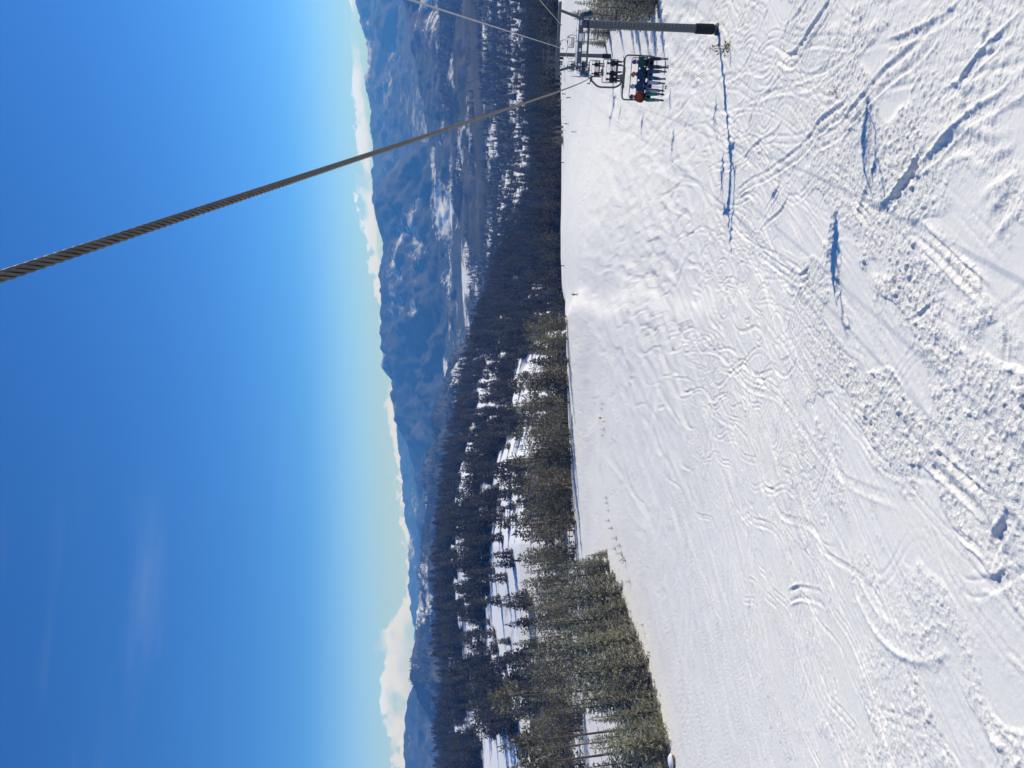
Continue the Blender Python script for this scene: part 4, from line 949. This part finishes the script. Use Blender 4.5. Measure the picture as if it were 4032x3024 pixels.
def standing(label, x, y, jacket, pants, helmet, rz, group, H=1.75):
    o = thing('person', label, 'person', (x, y, surf(x, y)+0.02), rz, group)
    J = {'pelvis': (0, 0.08, 0.92), 'belly': (0, 0.04, 1.1), 'chest': (0, -0.05, 1.32), 'neckb': (0, -0.10, 1.46), 'neck': (0, -0.12, 1.52), 'head': (0, -0.15, 1.63)}
    Rr = {'pelvis': (0.17, 0.14), 'belly': (0.17, 0.14), 'chest': (0.2, 0.14), 'neckb': 0.1, 'neck': 0.07, 'head': 0.085}
    B = [('pelvis', 'belly'), ('belly', 'chest'), ('chest', 'neckb'), ('neckb', 'neck'), ('neck', 'head')]; G = [1, 0, 0, 0, 2]
    for s, S in ((-1, 'L'), (1, 'R')):
        J['sh'+S] = (s*0.19, -0.07, 1.40); J['el'+S] = (s*0.30, -0.05, 1.15); J['wr'+S] = (s*0.28, -0.28, 1.08); J['ha'+S] = (s*0.28, -0.37, 1.07); J['th'+S] = (s*0.23, -0.34, 1.1)
        J['hp'+S] = (s*0.1, 0.06, 0.88); J['kn'+S] = (s*0.13, -0.10, 0.52); J['an'+S] = (s*0.13, 0.02, 0.16); J['he'+S] = (s*0.13, 0.03, 0.08); J['to'+S] = (s*0.13, -0.2, 0.06)
        Rr.update({'sh'+S: 0.08, 'el'+S: 0.062, 'wr'+S: 0.048, 'ha'+S: (0.05, 0.035), 'th'+S: 0.02, 'hp'+S: 0.11, 'kn'+S: 0.085, 'an'+S: 0.07, 'he'+S: 0.065, 'to'+S: (0.055, 0.045)})
        B += [('chest', 'sh'+S), ('sh'+S, 'el'+S), ('el'+S, 'wr'+S), ('wr'+S, 'ha'+S), ('wr'+S, 'th'+S), ('pelvis', 'hp'+S), ('hp'+S, 'kn'+S), ('kn'+S, 'an'+S), ('an'+S, 'he'+S), ('he'+S, 'to'+S)]; G += [0, 0, 0, 3, 3, 1, 1, 1, 4, 4]
    link('body', figure(J, B, Rr, G, [jacket, pants, M_SKIN, M_GLOVE, M_BOOT]), o); head_gear(o, (0, -0.15, 1.66), 0, helmet, darkg)
    q = thing('pair_of_skis', 'skis of the ' + label, 'skis', o.location, rz, 'skis of the skiers on the piste')
    for s in (-1, 1): MB().box((s*0.13, -0.1, 0.005), (0.09, 1.65, 0.02), None, 0.005).build('ski', K2, q)
    return o
for i, (x, y, c, lab) in enumerate([(2272, 1160, K, 'skier in black standing at the corner of the near crest'), (2222, 640, K2, 'tiny skier in charcoal on the far slope, leftmost'), (2228, 370, K, 'tiny skier in black on the far slope close to the rope'), (2246, 384, RED, 'tiny skier in red on the far slope close to the rope'), (2238, 488, K, 'tiny skier in black below the fence posts'), (2268, 520, K2, 'tiny skier in charcoal nearest of those on the far slope'), (2222, 1046, K, 'tiny skier in black far out by the forest edge')]):
    p = hit(x, y); standing(lab, p[0], p[1], c, K2, K, random.uniform(0, 6.28), 'skiers on the piste')
# boulder by the clump
rb = random.Random(2); p = hit(2655, 2998); b = MB().ell((0, 0, 0.15), (0.9, 0.7, 0.62), 16, 10)
b.V = [(x*(1+0.22*float(vnoise(x*2.1, y*2.1+z*3, 4))), y*(1+0.2*float(vnoise(y*2, z*2, 5))), z*(1+0.15*float(vnoise(x*3, z*2, 6)))) for x, y, z in b.V]
o = thing('boulder', 'brown boulder capped with snow at the left edge of the piste', 'boulder', (p[0], p[1], surf(p[0], p[1])), 0); b.build('stone', material('brown_stone', (0.19, 0.12, 0.075), 0.9, 0, 0.35, 3, 0.6), o)
c = MB().ell((0, 0.05, 0.48), (0.98, 0.76, 0.34), 16, 8, -0.15, 1.0); c.V = [(x*(1+0.15*float(vnoise(x*2, y*2, 8))), y, z) for x, y, z in c.V]; c.build('snow_cap', M_SNOWCAP, o)


# ------------------------------------------------------------------ trees
def blades(C, D, L, Wd, rng):
    """diamond needle sprays: centres C, directions D, lengths L, widths Wd"""
    n = len(C); D = D/np.linalg.norm(D, axis=1)[:, None]
    r = rng.normal(size=(n, 3)); S = np.cross(D, r); S /= np.linalg.norm(S, axis=1)[:, None]+1e-9
    L = np.asarray(L)[:, None]; Wd = np.asarray(Wd)[:, None]
    V = np.stack([C, C+D*L*0.45+S*Wd*0.5, C+D*L, C+D*L*0.45-S*Wd*0.5], 1).reshape(-1, 3)
    F = np.arange(4*n).reshape(-1, 4); return V, F


def crown_mesh(name, H, Rb, mat, seed, base=0.05, space=0.36, nb=7, blade=0.46, width=0.17, step=0.3, per=3, power=0.85, up=0.35, ragged=0.25, flat_top=0.0, gap=0.0):
    rng = np.random.default_rng(seed); C = []; D = []; L = []; Wd = []
    z = H*base; lean = rng.normal(size=2)*0.012*H
    while z < H*0.985:
        t = (z/H-base)/(1-base); prof = (1-t)**power if not flat_top else min(1, (1-t)*flat_top)**0.7*(0.55+0.45*min(1, t*4))
        k = max(3, int(nb*(0.55+0.45*prof)))
        a0 = rng.uniform(0, 6.28)
        for b in range(k):
            if rng.random() < gap: continue
            ln = (Rb*prof+0.12)*rng.uniform(1-ragged*1.6, 1+ragged); a = a0+6.283*b/k+rng.normal()*0.25
            d = np.array([math.cos(a), math.sin(a)]); m = max(1, int(ln/step)); zz = z+rng.normal()*space*0.3
            for i in range(m):
                s = (i+rng.uniform(0.3, 1.0))/m; r = ln*s
                c = np.array([d[0]*r+lean[0]*t, d[1]*r+lean[1]*t, zz-0.32*r+0.30*r*s])
                for q in range(per):
                    C.append(c+rng.normal(size=3)*0.07*np.array([1, 1, 0.7])*(blade/0.46)); sd = rng.normal(size=3)*0.55
                    D.append(np.array([d[0], d[1], up-0.2+0.35*s])+sd); L.append(blade*rng.uniform(0.7, 1.25)*(0.75+0.35*prof)); Wd.append(width*rng.uniform(0.7, 1.3))
        z += space*rng.uniform(0.75, 1.25)
    for q in range(6):
        C.append(np.array([lean[0], lean[1], H*0.94+0.01*H*q])); D.append(np.array([0, 0, 1.])+rng.normal(size=3)*0.2); L.append(blade*1.1); Wd.append(width*0.7)
    V, F = blades(np.array(C), np.array(D), np.array(L), np.array(Wd), rng)
    me = mesh(name, V, F, [mat]); n = len(C); tn = np.repeat(rng.random(n), 4).astype(np.float32)
    at = me.attributes.new('tint', 'FLOAT', 'POINT'); at.data.foreach_set('value', tn); return me


def trunk_mesh(name, H, r0, mat, seed, top=0.96, limbs=0, r1=0.03):
    rnd = random.Random(seed); b = MB(); n = 9
    bx, by = rnd.uniform(-.012, .012)*H, rnd.uniform(-.012, .012)*H
    path = [(bx*math.sin(3*i/n), by*math.sin(3.4*i/n), H*top*i/n-0.5*(i == 0)) for i in range(n+1)]
    b.tube(path, [r0*(1.25 if i == 0 else 1)*(1-i/n)+r1 for i in range(n+1)], 7)
    for k in range(limbs):
        h = H*rnd.uniform(0.12, 0.72); a = rnd.uniform(0, 6.28); l = rnd.uniform(0.5, 1.4)
        b.tube([(0, 0, h), (math.cos(a)*l*.6, math.sin(a)*l*.6, h-0.08*l), (math.cos(a)*l, math.sin(a)*l, h-0.02*l)], [0.035, 0.022, 0.008], 4)
    return mesh(name, b.V, b.F, [mat], True)


SPRUCE = [(crown_mesh('crown', h, rb, M_NEEDLE, 100+i, 0.02, 0.46, 11, 0.40, 0.13, 0.19, 4, 1.08, 0.4, 0.3), trunk_mesh('trunk', h, 0.16, M_BARKG, i), h) for i, (h, rb) in enumerate([(13, 2.7), (11, 2.5), (14.5, 2.5), (9, 2.5), (12, 3.1)])]
SAPL = [(crown_mesh('crown', h, rb, M_NEEDLE, 150+i, 0.05, 0.16, 5, 0.3, 0.1, 0.2, 3, gap=0.3), trunk_mesh('trunk', h, 0.03, M_BARKG, i, r1=0.01), h) for i, (h, rb) in enumerate([(1.3, 0.45), (0.9, 0.4), (1.8, 0.6)])]
PINES = [(crown_mesh('crown', h, rb, M_PINE, 200+i, bs, 0.5, 6, 0.72, 0.27, 0.42, 3, 0.6, 0.5, 0.4, gap=0.15), trunk_mesh('trunk', h, 0.17, M_BARK, 30+i, limbs=10), h)
         for i, (h, rb, bs) in enumerate([(17, 1.7, 0.28), (19, 1.5, 0.36), (15, 1.8, 0.2), (18, 1.6, 0.42), (16, 2.0, 0.14), (15, 2.2, 0.04), (14, 2.0, 0.04)])]
TALLP = [(crown_mesh('crown', h, rb, M_PINE, 240+i, bs, 0.42, 6, 0.7, 0.27, 0.4, 3, 0.6, 0.55, 0.45, flat_top=2.2, gap=0.25), trunk_mesh('trunk', h, 0.21, M_BARK, 40+i, limbs=16), h)
         for i, (h, rb, bs) in enumerate([(21, 1.9, 0.74), (20, 1.7, 0.66), (18, 1.7, 0.62)])]
FARS = [(crown_mesh('crown', h, rb, M_FAR, 300+i, 0.04, 0.8, 7, 1.35, 0.62, 0.65, 3, 0.95, 0.2, 0.3), trunk_mesh('trunk', h, 0.17, M_BARKG, 60+i), h)
        for i, (h, rb) in enumerate([(15, 2.5), (13, 2.5), (17, 2.6), (11, 2.2)])]


def plant(name, kit, x, y, label, group, H=None, cat='tree', z=None):
    cr, tr, h = kit; s = (H/h) if H else 1.0
    t = thing(name, label, cat, (x, y, (surf(x, y) if z is None else z)-0.12*s), random.uniform(0, 6.28), group)
    t.scale = (s*random.uniform(0.92, 1.1), s*random.uniform(0.92, 1.1), s)
    link('trunk', tr, t); link('crown', cr, t); return t


# the frosted clump at the left edge of the piste; foot pixels, height in metres
FRONT = [(2392, 2186, 5.5), (2402, 2232, 8.0), (2424, 2286, 10.0), (2446, 2345, 11.5), (2466, 2402, 12.0), (2484, 2462, 12.5), (2506, 2520, 12.5), (2528, 2578, 12.5), (2548, 2636, 12.0), (2566, 2694, 11.5), (2584, 2752, 11.0), (2600, 2812, 10.0), (2614, 2872, 9.5), (2628, 2932, 9.5), (2638, 2986, 9.0), (2650, 3050, 9.0)]
for i, (x, y, h) in enumerate(FRONT):
    p = hit(x, y); plant('spruce_tree', SPRUCE[i % 5], p[0], p[1]+1.0, 'frosted spruce, %s along the snow edge of the front clump from its downhill tip' % ORD[i], 'front clump of frosted spruces', h*(0.82, 1.12, 0.95, 1.2, 0.78)[i % 5])
BACK = [(2378, 2226, 9, 8), (2388, 2270, 10.5, 12), (2400, 2330, 13, 12), (2412, 2390, 14, 14), (2440, 2440, 14, 10), (2440, 2490, 15, 18), (2466, 2545, 15, 14), (2470, 2600, 16.5, 20), (2500, 2618, 16, 10), (2505, 2668, 13, 14), (2520, 2716, 13.5, 12), (2536, 2748, 13, 10), (2545, 2785, 12, 14), (2560, 2835, 8.5, 10), (2580, 2905, 9, 9), (2590, 2960, 8, 9), (2600, 3010, 10, 9)]
for i, (x, y, h, back) in enumerate(BACK):
    p = hit(x, y); plant('spruce_tree', SPRUCE[(i*2+1) % 5], p[0]*(1+0.3*back/p[1]), p[1]+back*0.45, 'tall frosted spruce, %s in the second row of the front clump from its downhill tip' % (ORD+['seventeenth'])[i], 'spruces in the second row of the front clump', h*(1.15, 0.95, 1.22, 1.02)[i % 4])
for i, (y, top, H, Y, lab) in enumerate([(2745, 1915, 21.5, 150, 'tall bare-trunked pine with a tufted top over the second row of spruces'),
                                         (2918, 1960, 21, 138, 'tall bare-trunked pine with long pale trunk in front of a snow gap'),
                                         (3008, 1985, 19, 126, 'tall bare-trunked pine at the very left end of the clump'),
                                         (2962, 2090, 15, 160, 'thin dark bare-trunked pine between two taller pale trunks')]):
    d = pix(2000, y, Y); x = d[0]; t = plant('pine_tree', TALLP[i % 3], x, Y, lab, 'tall pines over the front clump', max(H, pix(top, y, Y)[2]-surf(x, Y)))
    t.rotation_euler = (0.015, R_(random.uniform(-1, 1)), random.uniform(0, 6))
# a band of pines just beyond the crest of the piste
rt = random.Random(5); band = []
tries = 0
while len(band) < 165 and tries < 9000:
    tries += 1
    Y = rt.uniform(208, 300); u = rt.uniform(-0.57, 0.118); x = u*Y
    if u > 0.07 and Y > 240: continue
    if vnoise(x/26., Y/26., 77) < -0.62: continue
    if any((x-a)**2+(Y-b)**2 < 3.0**2 for a, b in band): continue
    band.append((x, Y))
band.sort(key=lambda q: q[1])
front_u = sorted(x/Y for x, Y in band if Y < 245)
for i, (x, Y) in enumerate(band):
    rowlab = 'olive pine, number %d from the left in the front of the forest band' % (front_u.index(x/Y)+1) if Y < 245 else 'dark pine deeper in the forest band beyond the piste crest'
    plant('pine_tree', PINES[5+rt.randrange(2)] if Y < 222 and rt.random() < 0.8 else PINES[rt.randrange(5)], x, Y, rowlab, 'pines in the forest band beyond the crest' if Y < 245 else 'pines deeper in the forest band', rt.uniform(14.5, 20.5)*(1.0-0.30*float(sstep(-0.05, 0.1, x/Y))))
# trees right of the lift
RIGHT = [(2590, 6, 12, 98), (2560, 38, 11, 104), (2520, -18, 13, 110), (2500, 66, 9.5, 116), (2470, 20, 12, 122), (2440, 92, 8, 128), (2470, -60, 13, 118), (2400, 130, 8.5, 150), (2390, 60, 11, 146), (2385, 172, 7.5, 158), (2550, -60, 13, 100)]
for i, (x, y, h, Y) in enumerate(RIGHT):
    p = hit(x, y); plant('spruce_tree', SPRUCE[(i*3) % 5], p[0], p[1], 'olive green spruce, %s in the clump right of the lift tower' % ORD[i], 'spruces right of the lift', h)
for i, (x, y, k, h, lab) in enumerate([(2872, 192, 2, 1.9, 'small lone sapling sticking out of the snow below the lift tower pole'),
        (3287, 362, 1, 0.35, 'tiny twig of conifer poking out of the snow in the foreground')]):
    p = hit(x, y); plant('sapling', SAPL[k], p[0], p[1], lab, None, h, 'sapling')
SAP = [(2430, 2120, 1.0), (2445, 2150, .8), (2412, 2080, .9), (2450, 2180, 1.1), (2425, 2160, .7), (2400, 2050, .9), (2398, 2010, .8), (2462, 2205, 1.1), (2378, 1660, .6), (2372, 1590, .6), (2380, 1690, .7), (2366, 1610, .5), (2370, 1715, .6), (2480, 2290, .7), (2530, 2460, .6), (2385, 1960, .8), (2390, 1980, .6)]
for i, (x, y, h) in enumerate(SAP):
    p = hit(x, y); plant('sapling', SAPL[i % 3], p[0], p[1], 'snow-buried sapling near the yellow marker, %s from the right' % ORD[sorted(q[1] for q in SAP).index(y)] if y < 1800 else 'snow-buried sapling by the tip of the clump, %s from the right' % ORD[sorted(q[1] for q in SAP if q[1] > 1800).index(y)], 'saplings near the marker' if y < 1800 else 'saplings by the clump', h*1.0, 'sapling')
# shrubs and short trees along the far right crest
for i, (x, y, h) in enumerate([(2212, 520, 5), (2214, 545, 6), (2213, 500, 4), (2214, 560, 5), (2206, 290, 3.5), (2205, 310, 3), (2206, 330, 3.5), (2204, 350, 3), (2206, 395, 2.5), (2205, 415, 3)]):
    p = hit(x+5, y); plant('spruce_tree', SPRUCE[i % 5], p[0], p[1], 'short dark conifer on the far crest of the piste, %s from the right' % ORD[[7, 8, 6, 9, 0, 1, 2, 3, 4, 5][i]], 'short conifers on the far crest', h)

# forest beyond: the largest ones singly, the rest as one mass
fp = []; rt = random.Random(9)
def clearing(x, Y):
    u = x/Y
    a = 0.75*vnoise(x/30., Y/34., 61) + 0.55*vnoise(x/13., Y/16., 62) + (0.5*vnoise(x/90., Y/140., 63) if Y > 1100 else 0)
    if Y < 1150 and u < 0.1:                      # glades on the left-hand ridge
        g = math.exp(-((Y-470-60*u)/75.)**2)*(0.45 if u < -0.22 else 0.3)+math.exp(-((Y-760)/70.)**2)*(0.7 if u < -0.2 else 0.3)
        return a-g*1.0 < 0.04 - 0.30*sstep(0.02, 0.1, u)
    if u > 0.12 and Y < 520: return a < -0.15
    return a < (-0.42 if Y < 900 else -0.34)
N_TRY = 38000
ys = np.array([rt.random() for _ in range(N_TRY)]); us = np.array([rt.uniform(-0.62, 0.62) for _ in range(N_TRY)])
YY = np.where(ys < 0.5, 305+(ys/0.5)**0.75*(1150-305), 1150+((ys-0.5)/0.5)**0.9*(3300-1150)); XX = us*YY
keep = [i for i in range(N_TRY) if not (us[i] > 0.06 + 0.05*math.sin(YY[i]*0.05) and YY[i] < 385) and (rt.random() < 0.05 or not clearing(XX[i], YY[i]))]
XX = XX[keep]; YY = YY[keep]; ZZ = ground(XX, YY)
# drop what stands on another tree
cellk = {}; sel = []
for i in np.argsort(YY):
    q = 5.6 if YY[i] < 1000 else 5.2; key = (int(XX[i]//q), int(YY[i]//q))
    if key in cellk: continue
    cellk[key] = 1; sel.append(i)
sel = np.array(sel); XX, YY, ZZ = XX[sel], YY[sel], ZZ[sel]
n_single = 84; proto = []
order = np.argsort(YY); vis = [i for i in order if (XX[i]/YY[i] < 0.05 and YY[i] > 400) or XX[i]/YY[i] > 0.12]
near_ids = set(vis[:n_single])
for i in near_ids:
    left = XX[i]/YY[i] < 0.1
    o = plant('spruce_tree', FARS[rt.randrange(4)], XX[i], YY[i], 'dark conifer at the foot of the gladed ridge behind the forest band' if left else 'dark conifer just below the far crest right of the lift rope',
              'conifers at the foot of the gladed ridge' if left else 'conifers below the far crest', rt.uniform(9, 16), z=ZZ[i])
    proto.append(o)
rest = np.array([i for i in range(len(XX)) if i not in near_ids])
# wooded faces of the nearer hills
HX = [np.stack([XX[rest], YY[rest], ZZ[rest]], 1)]
for key, n in (('hill141', 9000), ('hill161', 9000)):
    P = LAYERS[key]; a = np.random.default_rng(3).random((n, 2)); a[:, 0] = a[:, 0]**0.8
    r = a[:, 0]*(P.shape[0]-1.01); c = a[:, 1]*(P.shape[1]-1.01); i0 = r.astype(int); j0 = c.astype(int); fr = (r-i0)[:, None]; fc = (c-j0)[:, None]
    Q = P[i0, j0]*(1-fr)*(1-fc)+P[i0+1, j0]*fr*(1-fc)+P[i0, j0+1]*(1-fr)*fc+P[i0+1, j0+1]*fr*fc
    ok = fbm(Q[:, 0]/420, Q[:, 1]/700, 3, 71) > -0.2; HX.append(Q[ok])
FPT = np.concatenate(HX); nF = len(FPT)
fm = bpy.data.meshes.new('conifer_forest'); fm.vertices.add(nF); fm.vertices.foreach_set('co', FPT.astype(np.float32).ravel())
rg = np.random.default_rng(4)
for nm, arr in (('scl', np.where(FPT[:, 1] < 1400, rg.uniform(0.7, 1.45, nF), rg.uniform(0.6, 1.2, nF))), ('rot', rg.uniform(0, 6.28, nF)), ('kind', rg.integers(0, 4, nF).astype(float))):
    at = fm.attributes.new(nm, 'FLOAT', 'POINT'); at.data.foreach_set('value', arr.astype(np.float32))
forest = tag(link('conifer_forest', fm), 'dark conifer forest covering the ridge and the valley beyond the piste', None, None, 'stuff')
ng = bpy.data.node_groups.new('forest_scatter', 'GeometryNodeTree'); ng.interface.new_socket('Geometry', in_out='INPUT', socket_type='NodeSocketGeometry'); ng.interface.new_socket('Geometry', in_out='OUTPUT', socket_type='NodeSocketGeometry')
GN = ng.nodes; GL = ng.links; gi = GN.new('NodeGroupInput'); go = GN.new('NodeGroupOutput'); iop = GN.new('GeometryNodeInstanceOnPoints')
g2i = GN.new('GeometryNodeGeometryToInstance')
def crown_of(m): return next(c for o in proto for c in o.children if c.data == m)
for cr, tr, h in reversed(FARS):
    oi = GN.new('GeometryNodeObjectInfo'); oi.transform_space = 'ORIGINAL'; oi.inputs['Object'].default_value = crown_of(cr); GL.new(oi.outputs['Geometry'], g2i.inputs[0])
def named(n, t='FLOAT'):
    a = GN.new('GeometryNodeInputNamedAttribute'); a.data_type = t; a.inputs['Name'].default_value = n; return next(o for o in a.outputs if o.enabled and o.name == 'Attribute')
GL.new(gi.outputs[0], iop.inputs['Points']); GL.new(g2i.outputs[0], iop.inputs['Instance']); iop.inputs['Pick Instance'].default_value = True
fi = GN.new('FunctionNodeFloatToInt'); GL.new(named('kind'), fi.inputs[0]); GL.new(fi.outputs[0], iop.inputs['Instance Index'])
cx = GN.new('ShaderNodeCombineXYZ'); GL.new(named('rot'), cx.inputs[2]); e2r = GN.new('FunctionNodeEulerToRotation'); GL.new(cx.outputs[0], e2r.inputs[0]); GL.new(e2r.outputs[0], iop.inputs['Rotation'])
GL.new(named('scl'), iop.inputs['Scale']); GL.new(iop.outputs[0], go.inputs[0])
md = forest.modifiers.new('scatter', 'NODES'); md.node_group = ng
